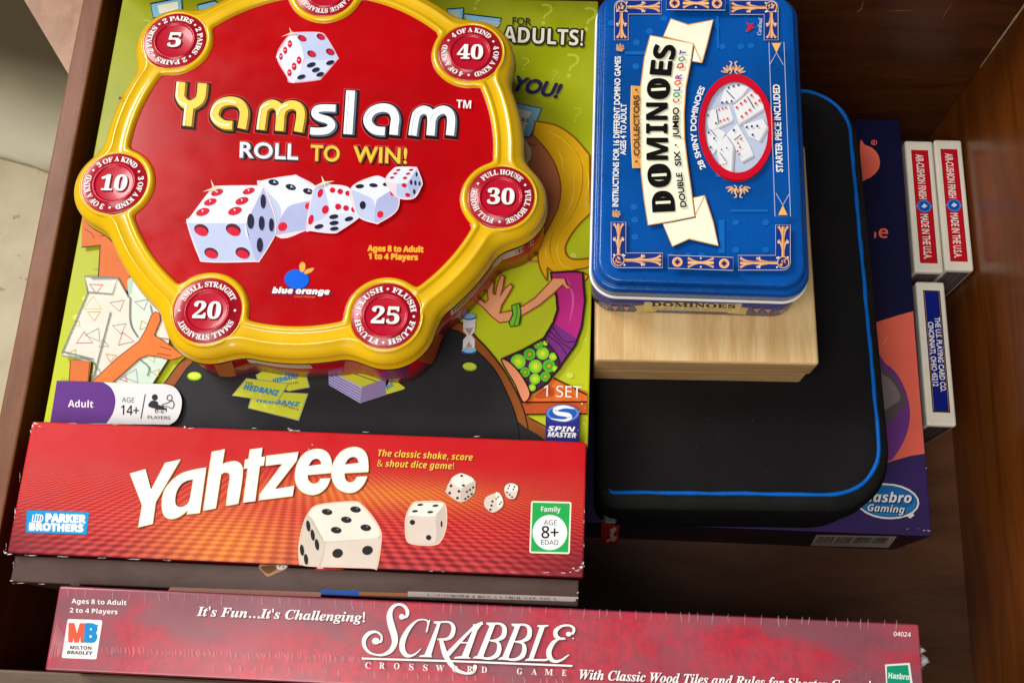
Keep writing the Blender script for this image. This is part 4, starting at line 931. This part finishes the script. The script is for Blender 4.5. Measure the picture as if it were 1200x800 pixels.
hand = [(190, 755), (290, 660), (384, 588), (412, 540), (436, 478), (452, 464), (470, 470), (474, 500), (448, 562), (520, 610), (570, 650), (520, 668), (470, 654), (420, 648), (385, 662), (330, 712), (270, 765), (200, 765)]
A.poly(hand, (226, 120, 50)); A.stroke(hand, 4, (140, 62, 26), False, True)
for l in ([(470, 575), (510, 580)], [(470, 610), (520, 625)], [(460, 640), (520, 650)]): A.stroke(l, 3.5, (140, 62, 26), False)
A.done('man_picture', pb)
# age strip at the lower left
A = Art(top(pz), 140); A.view(40, 400, 3.529)
A.poly([(120, 171, 1), (550, 183, 1), (592, 198), (618, 240), (616, 290), (598, 330), (570, 350, 1), (120, 345, 1)], (228, 226, 228), True)
A.poly([(106, 169, 1), (296, 175, 1), (330, 200), (347, 245), (338, 300), (310, 345, 1), (78, 345, 1)], (94, 42, 130), True)
A.text('Adult', 'bold', (152, 277), (256, 280), 28, (236, 226, 240))
A.text('AGE', 'reg', (374, 258), (424, 260), 21, (50, 48, 52)); A.text('14+', 'reg', (370, 308), (442, 311), 38, (40, 38, 42), .012); A.stroke([(470, 225), (452, 326)], 4, (50, 48, 52), False)
D_ = (44, 40, 48)
A.ell(509, 238, 12, 13, D_); A.poly([(482, 272), (496, 252), (520, 256), (524, 268), (545, 276), (540, 284), (500, 282)], D_, True); A.poly([(506, 278), (560, 282), (556, 290), (512, 288)], D_)
A.stroke([(512, 288), (511, 298)], 3, D_, False); A.stroke([(556, 288), (556, 298)], 3, D_, False)
A.ell(570, 240, 12, 13, D_, 0, 18, .75); A.stroke([(540, 268), (560, 262), (582, 252), (588, 270), (580, 284), (562, 276), (542, 274)], 3, D_, True, True)
A.text('2-6', 'reg', (512, 302), (546, 304), 13, D_); A.text('PLAYERS', 'reg', (480, 326), (572, 329), 13, D_)
A.done('age_strip', pb)
A = Art(top(pz), 140); A.view(480, 320, 3.81)
A.text('1 SET', 'reg', (598, 557), (764, 563), 50, (246, 244, 240))
A.poly([(607, 648), (758, 640), (750, 800), (606, 800)], (48, 44, 130))
A.ell(683, 635, 76, 42, (44, 60, 150)); A.ell(683, 632, 72, 38, (96, 140, 214)); A.ell(683, 632, 62, 30, (40, 92, 184)); A.stroke([(735, 612), (690, 604), (650, 615), (660, 632), (705, 640), (716, 652), (690, 664), (630, 656)], [3, 14, 20, 18, 20, 16, 10, 2], (244, 246, 250))
A.text('SPIN', 'boldi', (618, 710), (738, 714), 21, (246, 246, 250), .02); A.text('MASTER', 'boldi', (616, 736), (742, 741), 21, (246, 246, 250), .02)
A.done('maker_logo', pb)
A = Art(top(pz), 160); wear(A, [(682, 475, 1.2, 2), (685, 480, .9, .8), (679, 484, .8, 1.5), (677, 506, .9, .7), (684, 498, .8, 2), (675, 512, 1, .6), (160, 497, 3, .4), (686, 400, .5, 3), (687, 240, .4, 5)], (236, 236, 226)); A.done('worn_edge', pb)

# ------------------------------------------------------------------ long red dice game box
yz = .190; yx0, yy0, yx1, yy1 = -.2674, .0452, .0164, .1116
yb = thing('dice_game_box', 'long bright red game box with big white title and pictures of white dice', 'board game', (yx0, yy0, 0))
m, nt, b = newmat('red_mesh_print'); v, (x, y, z) = coords(nt)
s = (y * -1.0 + .0735).f('MAXIMUM', .012).rdiv(1.0)
aa = (x - .14) * s * 5.0; bb = s * .9
pat = ((aa * .95 + bb) * 6.2832).f('SINE') * ((aa * .95 - bb) * 6.2832).f('SINE')
fade = y.sm(.056, .040)
pk = pat.sm(-.75, .9)
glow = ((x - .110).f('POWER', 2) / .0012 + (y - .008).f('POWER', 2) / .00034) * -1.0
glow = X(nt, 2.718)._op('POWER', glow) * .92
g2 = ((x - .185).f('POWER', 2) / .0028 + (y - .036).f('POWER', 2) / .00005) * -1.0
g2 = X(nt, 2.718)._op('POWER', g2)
nn = noise(nt, v, 25, 4).sm(.3, .7)
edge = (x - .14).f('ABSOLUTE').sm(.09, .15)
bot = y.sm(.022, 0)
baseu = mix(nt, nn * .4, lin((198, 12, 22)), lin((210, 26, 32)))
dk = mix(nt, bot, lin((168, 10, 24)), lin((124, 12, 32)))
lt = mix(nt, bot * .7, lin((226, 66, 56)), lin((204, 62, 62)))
weave = mix(nt, pk, dk, lt)
c = mix(nt, fade, baseu, weave)
oc = mix(nt, pk * .7 + .15, lin((206, 74, 22)), lin((242, 158, 58)))
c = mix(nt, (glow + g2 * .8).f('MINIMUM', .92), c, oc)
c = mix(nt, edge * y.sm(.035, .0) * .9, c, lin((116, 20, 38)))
nt.links.new(c, b.inputs['Base Color']); nt.links.new((noise(nt, v, 80, 4) * .2 + .25).v, b.inputs['Roughness']); b.inputs['Coat Weight'].default_value = .15; b.inputs['Coat Roughness'].default_value = .25
bump(nt, b, noise(nt, v, 40, 3), .12, .0006)
box('carton', yx0, yy0, 0, yx1, yy1, yz, ink((120, 26, 34), .45), yb, .0009, 2, None, 0, m)
A = Art(top(yz), 2)
LT = []
A.view(140, 510, 6.667)
Yl = [(85, 298), (205, 265), (250, 425), (360, 215), (480, 187), (285, 520), (262, 690), (150, 718), (180, 545)]
al = [(680, 252, 1), (655, 430), (630, 605, 1), (530, 616, 1), (541, 582, 1), (470, 635), (400, 652), (350, 622), (334, 540), (350, 440), (405, 360), (480, 302), (570, 272)]
ah = [(578, 345, 1), (562, 440), (548, 510), (520, 545), (472, 560), (440, 530), (446, 450), (482, 385), (530, 354)]
hl = [(725, 130, 1), (825, 110, 1), (805, 226, 1), (860, 208), (918, 205), (958, 238), (965, 300), (950, 420), (930, 532, 1), (836, 550, 1), (850, 430), (866, 325), (853, 294), (820, 290), (795, 306, 1), (775, 440), (755, 568, 1), (658, 588, 1), (690, 360)]
LT += [((140, 510), Yl, False, ()), ((140, 510), al, True, (ah,)), ((140, 510), hl, True, ())]
tl = [(22, 180), (120, 165), (108, 238), (140, 232), (128, 302), (98, 308), (62, 580), (-30, 592), (5, 325), (-25, 329), (-15, 257), (12, 252)]
zl = [(150, 228), (402, 198), (385, 265), (215, 485), (368, 462), (355, 540), (90, 573), (100, 525), (275, 292), (145, 305)]
e1 = [(655, 360, 1), (470, 376, 1), (478, 418), (510, 444), (550, 438), (575, 406, 1), (650, 402, 1), (620, 470), (560, 520), (490, 530), (420, 500), (382, 440), (375, 365), (398, 275), (455, 203), (540, 175), (610, 190), (650, 240), (662, 310)]
h1 = [(478, 308, 1), (580, 292, 1), (570, 264), (545, 250), (508, 262)]
e2 = [(945, 352, 1), (758, 362, 1), (765, 408), (792, 434), (830, 428), (860, 392, 1), (938, 388, 1), (905, 455), (850, 505), (780, 515), (710, 485), (670, 425), (660, 345), (685, 260), (742, 190), (825, 160), (895, 175), (935, 225), (946, 300)]
h2 = [(762, 295, 1), (872, 283, 1), (860, 250), (830, 236), (792, 250)]
LT += [((290, 500), tl, False, ()), ((290, 500), zl, False, ()), ((290, 500), e1, True, (h1,)), ((290, 500), e2, True, (h2,))]
for lay in range(3):
    for (ox, oy), p, smo, hs in LT:
        A.view(ox, oy, 6.667)
        if lay == 0: A.poly([(q[0] + 9, q[1] + 10) + q[2:] for q in p], (96, 14, 22), smo, [[(q[0] + 9, q[1] + 10) + q[2:] for q in h] for h in hs])
        elif lay == 1:
            A.stroke(p, 14, (168, 96, 50), smo, True, 1.5, 2)
            for h in hs: A.stroke(h, 10, (168, 96, 50), smo, True)
        else:
            A.poly(p, (246, 244, 238), smo, hs); A.stroke(p, 5, (248, 226, 178), smo, True)
A.done('title_lettering', yb)
A = Art(top(yz), 2)
for dx, c in ((.9, (120, 14, 22)), (0, (248, 200, 74))):
    A.text('The classic shake, score', 'boldi' if 0 else 'boldi', (443, 534.2), (554, 539.4), 7.6, c, -.008, None, 1, None, dx, dx); A.text('& shout dice game!', 'boldi', (442, 546.2), (532, 549.6), 7.6, c, -.008, None, 1, None, dx, dx)
A.done('slogan', yb)
IV, IV2, IV3, PIP = (240, 232, 218), (226, 210, 196), (206, 190, 178), (38, 36, 36)
A = Art(top(yz), 2); A.view(340, 570, 6)
die(A, [([(70, 535, 1), (66, 420), (90, 280), (130, 190), (200, 130), (440, 108), (500, 130), (570, 210), (625, 300), (636, 380), (605, 572, 1), (400, 566), (170, 556), (75, 545)], IV3),
        ([(130, 195), (200, 132), (440, 110), (500, 132), (572, 215), (628, 310), (610, 356), (460, 372), (260, 384), (230, 360), (160, 230)], IV), ([(250, 392, 1), (460, 376), (618, 356, 1), (634, 400), (604, 572, 1), (400, 566), (215, 558, 1), (240, 470)], IV2), ([(122, 205, 1), (225, 370), (248, 395, 1), (232, 480), (200, 558, 1), (76, 542, 1), (70, 420)], (216, 202, 188))],
    [(260, 177, 38, 22, 8, PIP), (460, 160, 38, 22, 8, PIP), (395, 232, 38, 22, 8, PIP), (324, 305, 38, 23, 8, PIP), (532, 288, 38, 23, 8, PIP), (334, 468, 38, 32, -15, PIP), (544, 447, 38, 32, -15, PIP),
     (128, 276, 14, 40, -8, PIP), (159, 340, 14, 40, -8, PIP), (189, 407, 14, 40, -8, PIP), (84, 446, 14, 40, -6, PIP), (112, 510, 14, 38, -6, PIP)], ([(64, 540), (58, 420), (84, 280), (126, 184), (198, 124), (440, 100), (506, 124), (580, 205), (636, 300), (644, 380), (612, 574), (560, 574), (170, 562), (80, 550)], (246, 206, 176)))
for x_, y_ in ((260, 177), (460, 160), (395, 232), (324, 305), (532, 288)): A.ell(x_ + 12, y_ - 6, 9, 5, (120, 116, 116), 0, 8)
A.done('die_picture', yb)
A = Art(top(yz), 2); A.view(340, 570, 6)
die(A, [([(815, 260), (825, 190), (860, 125), (900, 108), (1040, 108), (1085, 130), (1096, 200), (1090, 290), (1060, 370), (1010, 404), (880, 400), (825, 370)], IV3), ([(826, 200), (862, 128), (900, 112), (1040, 112), (1076, 130), (1030, 190), (1010, 210), (850, 205)], (244, 238, 226)), ([(820, 215), (850, 208), (1012, 214), (1024, 240), (1018, 390), (880, 396), (828, 366)], IV2)],
    [(915, 127, 22, 8, -5, PIP), (1022, 133, 22, 8, -5, PIP), (878, 172, 22, 8, -5, PIP), (985, 178, 22, 8, -5, PIP), (860, 250, 19, 18, 20, PIP), (974, 357, 19, 18, 20, PIP), (1064, 262, 6, 22, 0, PIP)], ([(806, 260), (818, 188), (856, 118), (900, 101), (1044, 101), (1092, 126), (1104, 200), (1098, 292), (1066, 376), (1012, 412), (876, 408), (817, 376)], (250, 210, 184)))
A.view(500, 540, 6.316)
die(A, [([(145, 210), (180, 140), (255, 90), (350, 140), (362, 190), (345, 250), (255, 305), (150, 240)], IV2), ([(178, 142), (256, 92), (352, 142), (262, 200)], (246, 240, 230)), ([(262, 205), (355, 150), (360, 190), (342, 250), (258, 303)], IV3)],
    [(260, 110, 12, 8, 0, PIP), (272, 181, 13, 8, 0, PIP), (180, 184, 10, 10, 20, PIP), (170, 237, 10, 10, 20, PIP), (239, 224, 10, 10, 20, PIP), (228, 274, 10, 10, 20, PIP), (298, 228, 9, 7, -30, PIP), (320, 213, 9, 7, -30, PIP), (344, 196, 9, 7, -30, PIP), (286, 280, 9, 7, -30, PIP), (308, 264, 9, 7, -30, PIP), (332, 246, 9, 7, -30, PIP)])
die(A, [([(425, 310), (445, 265), (510, 238), (545, 245), (568, 310), (550, 350), (490, 382), (440, 350)], IV2), ([(510, 238), (545, 245), (568, 310), (530, 345)], (244, 238, 228))], [(487, 300, 9, 8, 0, PIP), (480, 330, 9, 8, 0, PIP), (472, 360, 9, 8, 0, PIP), (516, 280, 7, 5, -40, PIP), (530, 266, 7, 5, -40, PIP), (540, 320, 7, 5, -40, PIP), (552, 306, 7, 5, -40, PIP)])
die(A, [([(575, 220), (590, 178), (630, 166), (672, 185), (672, 230), (650, 278), (600, 275)], IV2), ([(588, 182), (630, 166), (672, 186), (668, 224), (584, 222)], (244, 238, 228))], [(604, 204, 5, 8, 20, PIP), (612, 184, 5, 8, 20, PIP), (642, 212, 5, 8, 20, PIP), (650, 192, 5, 8, 20, PIP), (596, 234, 7, 6, 0, PIP), (614, 252, 7, 6, 0, PIP), (632, 268, 7, 6, 0, PIP)])
A.done('dice_picture', yb)
A = Art(top(yz), 2); A.view(500, 540, 6.316)
def rr(x0, y0, x1, y1, r, sk=0):
    o = []
    for cx_, cy_, a in ((x1 - r, y1 - r, 0), (x0 + r, y1 - r, 90), (x0 + r, y0 + r, 180), (x1 - r, y0 + r, 270)):
        for i in range(5): t = math.radians(a + 22.5 * i); X_, Y_ = cx_ + r * math.cos(t), cy_ + r * math.sin(t); o.append((X_ - (Y_ - y0) * sk, Y_ + (X_ - x0) * .025))
    return o
A.poly(rr(773, 294, 1072, 680, 16, .035), (246, 240, 220)); A.poly(rr(784, 306, 1060, 668, 4, .035), (40, 176, 84))
A.ell(912, 528, 128, 130, (250, 250, 250), 0, 40)
A.text('Family', 'bold', (846, 372), (990, 376), 36, WHITE, -.005); A.text('AGE', 'reg', (866, 472), (964, 474), 38, (90, 92, 96)); A.text('8+', 'reg', (850, 568), (974, 570), 86, (24, 26, 30), .01); A.text('EDAD', 'reg', (846, 618), (974, 620), 36, (90, 92, 96))
A.done('age_label', yb)
A = Art(top(yz), 2); A.view(0, 580, 3)
A.poly([(93, 52), (314, 58), (306, 140), (90, 132)], (40, 90, 130)); A.poly([(95, 53), (313, 59), (304, 137), (92, 130)], (10, 152, 216))
A.text('PARKER', 'bold', (162, 92), (300, 97), 27, WHITE, .04); A.text('BROTHERS', 'bold', (104, 122), (292, 128), 25, WHITE, .04)
for q in range(4): A.stroke([(118 + q * 9, 68), (114 + q * 9, 92)], 4, WHITE, False)
A.stroke([(116, 92), (146, 92), (150, 72), (124, 68)], 4, WHITE)
A.done('maker_logo', yb)
A = Art(top(yz), 60)
sc = [(44, 497, 5, 1), (40, 500, 1.5, 2.5), (48, 500, 2.5, .8), (38, 506, .8, 3), (218, 501, 2, 2), (224, 502.5, 4, .8), (342, 505, 3.5, 2.2), (350, 505.5, 6, .9), (20, 600, .6, 8), (9, 648, 2.5, 2.2), (14, 649.5, 5, .8), (40, 651, 10, .5), (78, 652.5, 12, .5), (120, 654, 8, .5), (160, 655.5, 14, .5), (200, 657, 6, .5), (640, 671, 6, .6), (660, 671.5, 4, .8), (676, 669, 5, 1.6), (681, 665, 3.5, 2), (672, 666, 2.5, 1), (683, 660, 1.6, 3), (668, 670.5, 2, .7), (684, 612, .5, 2.5), (684.5, 600, .4, 4), (506, 669.5, 3, .8), (520, 670, 2, .5), (600, 671, 3, .5), (684, 640, .4, 3), (686, 520, .5, 2), (300, 503.5, 5, .4), (430, 508, 6, .4), (560, 513, 5, .5), (368, 523, 1.4, .9), (364, 528, 1, 1), (12, 640, .5, 4), (28, 560, .4, 5), (90, 498, 6, .4), (140, 499.5, 3, .5)]
wear(A, sc); A.done('worn_edges', yb)

# ------------------------------------------------------------------ brown game box standing on its edge
bx0, by0, bx1, by1, bz = -.2656, .0318, .0144, .0445, .1852
gb = thing('game_box', 'dark brown game box standing on edge between the red box and the long crimson box', 'board game', ((bx0 + bx1) / 2, (by0 + by1) / 2, 0))
BRB = wood('brown_print', (74, 54, 48), (90, 68, 62), (2, 6, 6), .32, .3, .08, 14)
box('carton', bx0, by0, 0, bx1, by1, bz, BRB, gb, .0007, 2)
A = Art(top(bz), 2)
def strip(x0, x1, c, f0=0, f1=1):
    ya = lambda x: 680.5 + (x - 12) * .0375; A.poly([(x0, ya(x0) + 9.6 * (x0 > 150) * f0 + 1), (x1, ya(x1) + 1 + 9 * f0), (x1, ya(x1) + 11 * f1), (x0, ya(x0) + 11 * f1)], c)
for pts, c in (([(200, 687.5), (376, 693.5), (376, 699), (196, 692.5)], (176, 128, 112)), ([(376, 690), (421, 692), (421, 697.5), (376, 696)], (40, 96, 190)), ([(421, 693), (480, 694.5), (480, 698.5), (421, 697.5)], (168, 108, 70)), ([(478, 692.5), (676, 699), (674, 704.5), (478, 698.5)], (186, 174, 168))): A.poly(pts, c)
x_ = 502.0                                           # worn lettering, too rubbed to read
while x_ < 652:
    y_ = 695.6 + (x_ - 502) * .034; A.stroke([(x_, y_), (x_ - .3, y_ + random.uniform(1.2, 2.2))], random.uniform(.6, 1.5), (84, 74, 78), False); x_ += random.choice((2.1, 2.6, 3.4, 6.5))
A.done('printed_strip', gb)
A = Art(top(bz), 2); A.view(300, 640, 1)
A.poly([(3, 24), (9, 19), (22, 20), (33, 21), (38, 22), (34, 27), (24, 31), (14, 35), (9, 31)], (170, 130, 96), True); A.poly([(6, 24), (20, 22), (24, 26), (14, 32)], (110, 70, 40), True); A.ell(30, 23.5, 6, 3.6, (232, 226, 214), -10); A.ell(28, 23, 1, .9, PIP, 0, 8); A.ell(32, 24, 1, .9, PIP, 0, 8)
A.poly([(68, 28), (72, 23), (100, 26), (104, 27)], (180, 40, 40)); A.poly([(72, 24), (80, 24.5), (78, 26), (72, 26)], (240, 236, 230))
A.done('small_emblem', gb)
A = Art(top(bz), 30); wear(A, [(14, 680, 2, 1.2), (25, 683, 8, .5), (50, 684, 8, .5), (90, 685, 6, .4), (676, 700, 2.5, 2), (671, 703, 4, 1), (677, 694, 1, 2), (17, 660, .5, 5)], (222, 212, 196)); A.done('worn_edges', gb)

# ------------------------------------------------------------------ long crimson word game box in shrink wrap
sz = .200; sx0, sy0, sx1, sy1 = -.2338, -.0087, .1710, .0300
sb = thing('word_game_box', 'very long crimson word game box in shrink wrap along the front of the drawer', 'board game', (sx0, sy0, 0))
m, nt, b = newmat('crimson_print'); v, (x, y, z) = coords(nt)
n1 = noise(nt, v, 14, 3, (1, 1.6, 1), .5, .6).sm(.42, .60); n2 = noise(nt, v, 260, 4, (1, .8, 1), .7).sm(.44, .56); n3 = noise(nt, v, 45, 4).sm(.35, .65)
n4 = noise(nt, v, 9, 2, (1, 3, 1)).sm(.45, .62)
c = mix(nt, n1, lin((138, 76, 88)), lin((172, 48, 68)))
c = mix(nt, n1 * n2 * .6, c, lin((214, 40, 62)))
c = mix(nt, n3 * .35, c, lin((158, 92, 102)))
c = mix(nt, n4 * n2 * .4, c, lin((126, 62, 74)))
nt.links.new(c, b.inputs['Base Color']); nt.links.new((noise(nt, v, 60, 4) * .25 + .22).v, b.inputs['Roughness']); b.inputs['Coat Weight'].default_value = .7; b.inputs['Coat Roughness'].default_value = .22
wr = noise(nt, v, 60, 3, (7, .8, 1), .6); bump(nt, b, wr, .07, .0006)
box('carton', sx0, sy0, 0, sx1, sy1, sz, ink((128, 30, 58), .3, .6), sb, .0012, 3, None, 0, m)
A = Art(top(sz), 2); WH = (246, 242, 242); SHW = (110, 44, 56)
A.text("It's Fun...It's Challenging!" , 'serifi', (230.5, 721), (427.5, 728.2), 10.6, SHW, .02, None, 1, None, .8, .8)
A.text("It's Fun...It's Challenging!" , 'serifi', (230.5, 721), (427.5, 728.2), 10.6, WH, .008)
A.text('With Classic Wood Tiles and Rules for Shorter Games!', 'serifi', (679, 795), (1020, 809), 11, SHW, .02, None, 1, None, .8, .8); A.text('With Classic Wood Tiles and Rules for Shorter Games!', 'serifi', (679, 795), (1020, 809), 11, WH, .008)
A.text('Ages 8 to Adult', 'bold', (84, 706.4), (148.5, 708.6), 5.4, WH, -.005); A.text('2 to 4 Players', 'bold', (82, 717), (138, 719.2), 5.4, WH, -.005)
A.text('04024', 'reg', (1047, 744.6), (1067, 745.6), 5, WH, .01)
A.done('printed_lettering', sb)
A = Art(top(sz), 2)
def logo(A, col, dx, dy):
    k = 7.62; o1, o2 = (415 + dx, 695 + dy), (540 + dx, 695 + dy)
    A.view(*o1, k)
    A.stroke([(432, 215), (468, 205), (478, 160), (448, 112), (392, 98), (340, 130), (318, 200), (335, 290), (362, 380), (362, 450), (325, 512), (262, 545), (200, 546), (132, 520), (92, 462), (95, 402), (138, 354), (200, 342), (246, 378), (240, 428), (205, 432)], [10, 26, 34, 26, 22, 34, 52, 62, 60, 50, 40, 24, 16, 24, 34, 38, 34, 20, 16, 22, 10], col, True, False, 0, 0, 7)
    A.ell(428, 207, 26, 25, col); A.ell(196, 424, 34, 30, col)
    A.stroke([(650, 335), (662, 280), (655, 245), (620, 232), (560, 245), (490, 315), (440, 410), (432, 490), (462, 545), (510, 555), (560, 530), (600, 490)], [8, 12, 14, 12, 16, 36, 50, 52, 40, 22, 14, 6], col, True, False, 0, 0, 6); A.poly([(640, 345), (655, 345), (682, 232), (664, 240)], col)
    A.poly([(715, 248), (790, 248), (770, 275), (690, 548), (700, 568), (582, 565), (590, 552), (630, 545), (742, 275), (712, 262)], col)
    A.stroke([(760, 256), (850, 256), (888, 300), (875, 370), (830, 405), (745, 408)], [14, 18, 36, 40, 26, 12], col, True, False, 0, 0, 6)
    A.stroke([(775, 400), (795, 480), (820, 555), (870, 635), (935, 690), (1010, 712), (1068, 698), (1090, 650)], [30, 44, 48, 40, 34, 20, 26, 20], col, True, False, 0, 0, 6); A.ell(1078, 660, 20, 28, col, 20)
    # A
    A.stroke([(835, 545), (1000, 370), (1085, 290), (1150, 262)], [46, 26, 24, 30], col, True, False, 0, 0, 6)
    A.view(*o2, k)
    A.poly([(110, 275), (200, 262), (150, 330), (70, 560), (95, 580), (-60, 580), (-50, 565), (10, 555), (110, 320)], col); A.stroke([(-5, 437), (90, 440)], 13, col, False)
    for ox, oy in ((0, 0), (224, 10)):
        A.poly([(232 + ox, 258 + oy), (330 + ox, 260 + oy), (305 + ox, 285 + oy), (205 + ox, 552 + oy), (215 + ox, 585 + oy), (108 + ox, 578 + oy), (116 + ox, 566 + oy), (150 + ox, 552 + oy), (258 + ox, 290 + oy), (228 + ox, 272 + oy)], col)
        A.stroke([(290 + ox, 268 + oy), (355 + ox, 272 + oy), (390 + ox, 310 + oy), (380 + ox, 380 + oy), (320 + ox, 415 + oy), (255 + ox, 418 + oy)], [16, 22, 40, 44, 22, 10], col, True, False, 0, 0, 6)
        A.stroke([(262 + ox, 420 + oy), (325 + ox, 432 + oy), (345 + ox, 480 + oy), (325 + ox, 545 + oy), (262 + ox, 578 + oy), (180 + ox, 574 + oy)], [10, 24, 40, 44, 26, 16], col, True, False, 0, 0, 6)
    A.poly([(686, 282), (786, 280), (778, 294), (750, 300), (650, 580), (660, 600), (572, 600), (580, 586), (608, 576), (704, 302), (684, 296)], col); A.stroke([(600, 592), (700, 592), (765, 590), (805, 560)], [16, 20, 20, 8], col, True, False, 0, 0, 5)
    A.stroke([(962, 360), (1000, 352), (1008, 310), (965, 285), (900, 292), (850, 330), (850, 378), (890, 402), (930, 400)], [12, 24, 24, 18, 22, 38, 40, 24, 16], col, True, False, 0, 0, 6); A.ell(962, 362, 24, 22, col)
    A.stroke([(935, 405), (880, 405), (825, 440), (788, 510), (795, 570), (840, 605), (900, 592), (948, 558), (968, 545)], [10, 16, 36, 48, 46, 28, 20, 14, 6], col, True, False, 0, 0, 6); A.ell(1003, 400, 7, 7, col, 0, 10)
    A.view(*o1, k); A.poly([(72, 570), (950, 596), (950, 614), (72, 588)], col); A.view(*o2, k); A.poly([(-5, 596), (996, 636), (996, 654), (-5, 614)], col)
logo(A, SHW, .7, .8); logo(A, WH, 0, 0)
A.done('title_lettering', sb)
A = Art(top(sz), 100)
for ox, lst in ((415, [('C', 130, 668), ('R', 255, 670), ('O', 385, 674), ('S', 515, 682), ('S', 640, 688), ('W', 770, 692), ('O', 905, 700), ('R', 1035, 700)]), (540, [('D', 210, 706), ('G', 525, 720), ('A', 655, 724), ('M', 785, 728), ('E', 920, 734)])):
    A.view(ox, 695, 7.62)
    for ch, x_, y_ in lst:
        wd = 36 if ch in 'MW' else (24 if ch in 'OCGDAR' else 20); A.text(ch, 'serif', (x_ - wd, y_ - 2), (x_ + wd, y_ + 1), 54, WH, -.008)
A.done('subtitle_lettering', sb)
A = Art(top(sz), 2); A.view(0, 640, 5)
A.poly(rr(366, 424, 600, 656, 14, .0) if 0 else [(404, 424), (594, 430), (600, 440), (566, 654), (556, 660), (368, 652), (362, 644), (396, 430)], (236, 234, 232))
A.text('M', 'bold', (406, 556), (494, 558), 104, (222, 92, 62), .03); A.text('B', 'bold', (498, 556), (562, 560), 104, (20, 140, 208), .03); A.text('MILTON', 'bold', (412, 600), (536, 604), 20, (66, 60, 64)); A.text('BRADLEY', 'boldi', (392, 628), (544, 634), 20, (66, 60, 64)); A.ell(570, 462, 5, 5, (90, 90, 90), 0, 8)
A.done('maker_logo', sb)
A = Art(top(sz), 2)
A.poly([(1037, 778), (1066, 776), (1071, 812), (1039, 812)], (226, 230, 224)); A.poly([(1039, 780), (1064, 778.5), (1068, 812), (1040, 812)], (20, 146, 112))
A.text('Hasbro', 'bold', (1041, 794), (1065, 796), 6.5, (214, 236, 226), .01)
A.done('second_logo', sb)
# shrink wrap: little gathered ridges along both long edges, folds at the left, a torn tuft at the right end
m, nt, b = newmat('clear_film'); b.inputs['Base Color'].default_value = (.9, .86, .88, 1); b.inputs['Roughness'].default_value = .15; b.inputs['Alpha'].default_value = .15
FILM = m
vs, fs = [], []
g = top(sz)
def ridge(pts, wd, ht):
    P_ = [g(*p) for p in pts]; k0 = len(vs); n_ = len(P_)
    for i, q in enumerate(P_):
        a, e = P_[max(i - 1, 0)], P_[min(i + 1, n_ - 1)]; t = (e - a).normalized(); nn_ = Vector((-t.y, t.x, 0)); f_ = math.sin(math.pi * (i + .35) / (n_ - .3)) ** .6
        for an in range(5):
            th = math.pi * an / 4; vs.append(q + nn_ * math.cos(th) * wd * f_ + Vector((0, 0, .0006 + math.sin(th) * ht * f_)))
    for i in range(n_ - 1):
        for q in range(4): fs.append((k0 + i * 5 + q, k0 + i * 5 + q + 1, k0 + i * 5 + 6 + q, k0 + i * 5 + 5 + q))
x_ = 120
while x_ < 440:
    y0 = 761 + (x_ - 120) * .035; ridge([(x_ + random.uniform(-1, 1), y0 - random.uniform(2, 6)), (x_ + 1, y0), (x_ + random.uniform(-1, 2.5), y0 + random.uniform(2, 6))], random.uniform(.0003, .0006), .0005); x_ += random.uniform(2.5, 7)
x_ = 80
while x_ < 1060:
    y0 = 689 + (x_ - 70) * .0375
    if random.random() < .88: ridge([(x_, y0 + .5), (x_ + random.uniform(-1, 1), y0 + random.uniform(4, 6)), (x_ + random.uniform(-1.5, 1.5), y0 + random.uniform(8, 14))], random.uniform(.0002, .0004), .0004)
    x_ += random.uniform(8, 21)
x_ = 250
while x_ < 660:
    y0 = 783 + (x_ - 250) * .04; ridge([(x_, y0 - 5), (x_ + 1, y0 - 1), (x_ + random.uniform(-1, 2), y0 + 3)], random.uniform(.0003, .0006), .0005); x_ += random.uniform(6, 22)
for q in range(7): ridge([(68 + q * 1.7, 730 + q * 3), (64 + q * 1.9, 750 + q), (60 + q * 2.4 + random.uniform(-2, 2), 772 - q)], .0005, .0007)
tuft = g(1081, 768); k1 = len(vs)
for q in range(16):
    k0 = len(vs); a = random.uniform(-.9, .9); l = random.uniform(.002, .0055); c0 = tuft + Vector((-.001, random.uniform(-.006, .005), random.uniform(-.008, -.001)))
    for w_ in ((0, .0015, 0), (0, -.0015, .001), (l * math.cos(a), l * math.sin(a), random.uniform(-.001, .003)), (l * .7 * math.cos(a + .5), l * .7 * math.sin(a + .5), .002)): vs.append(c0 + Vector(w_))
    fs.append((k0, k0 + 1, k0 + 2)); fs.append((k0, k0 + 2, k0 + 3))
build('wrap_tuft', vs[k1:], [tuple(q - k1 for q in f) for f in fs if f[0] >= k1], FILM, sb)
build('shrink_wrap', vs[:k1], [f for f in fs if f[0] < k1], FILM, sb, None, True)
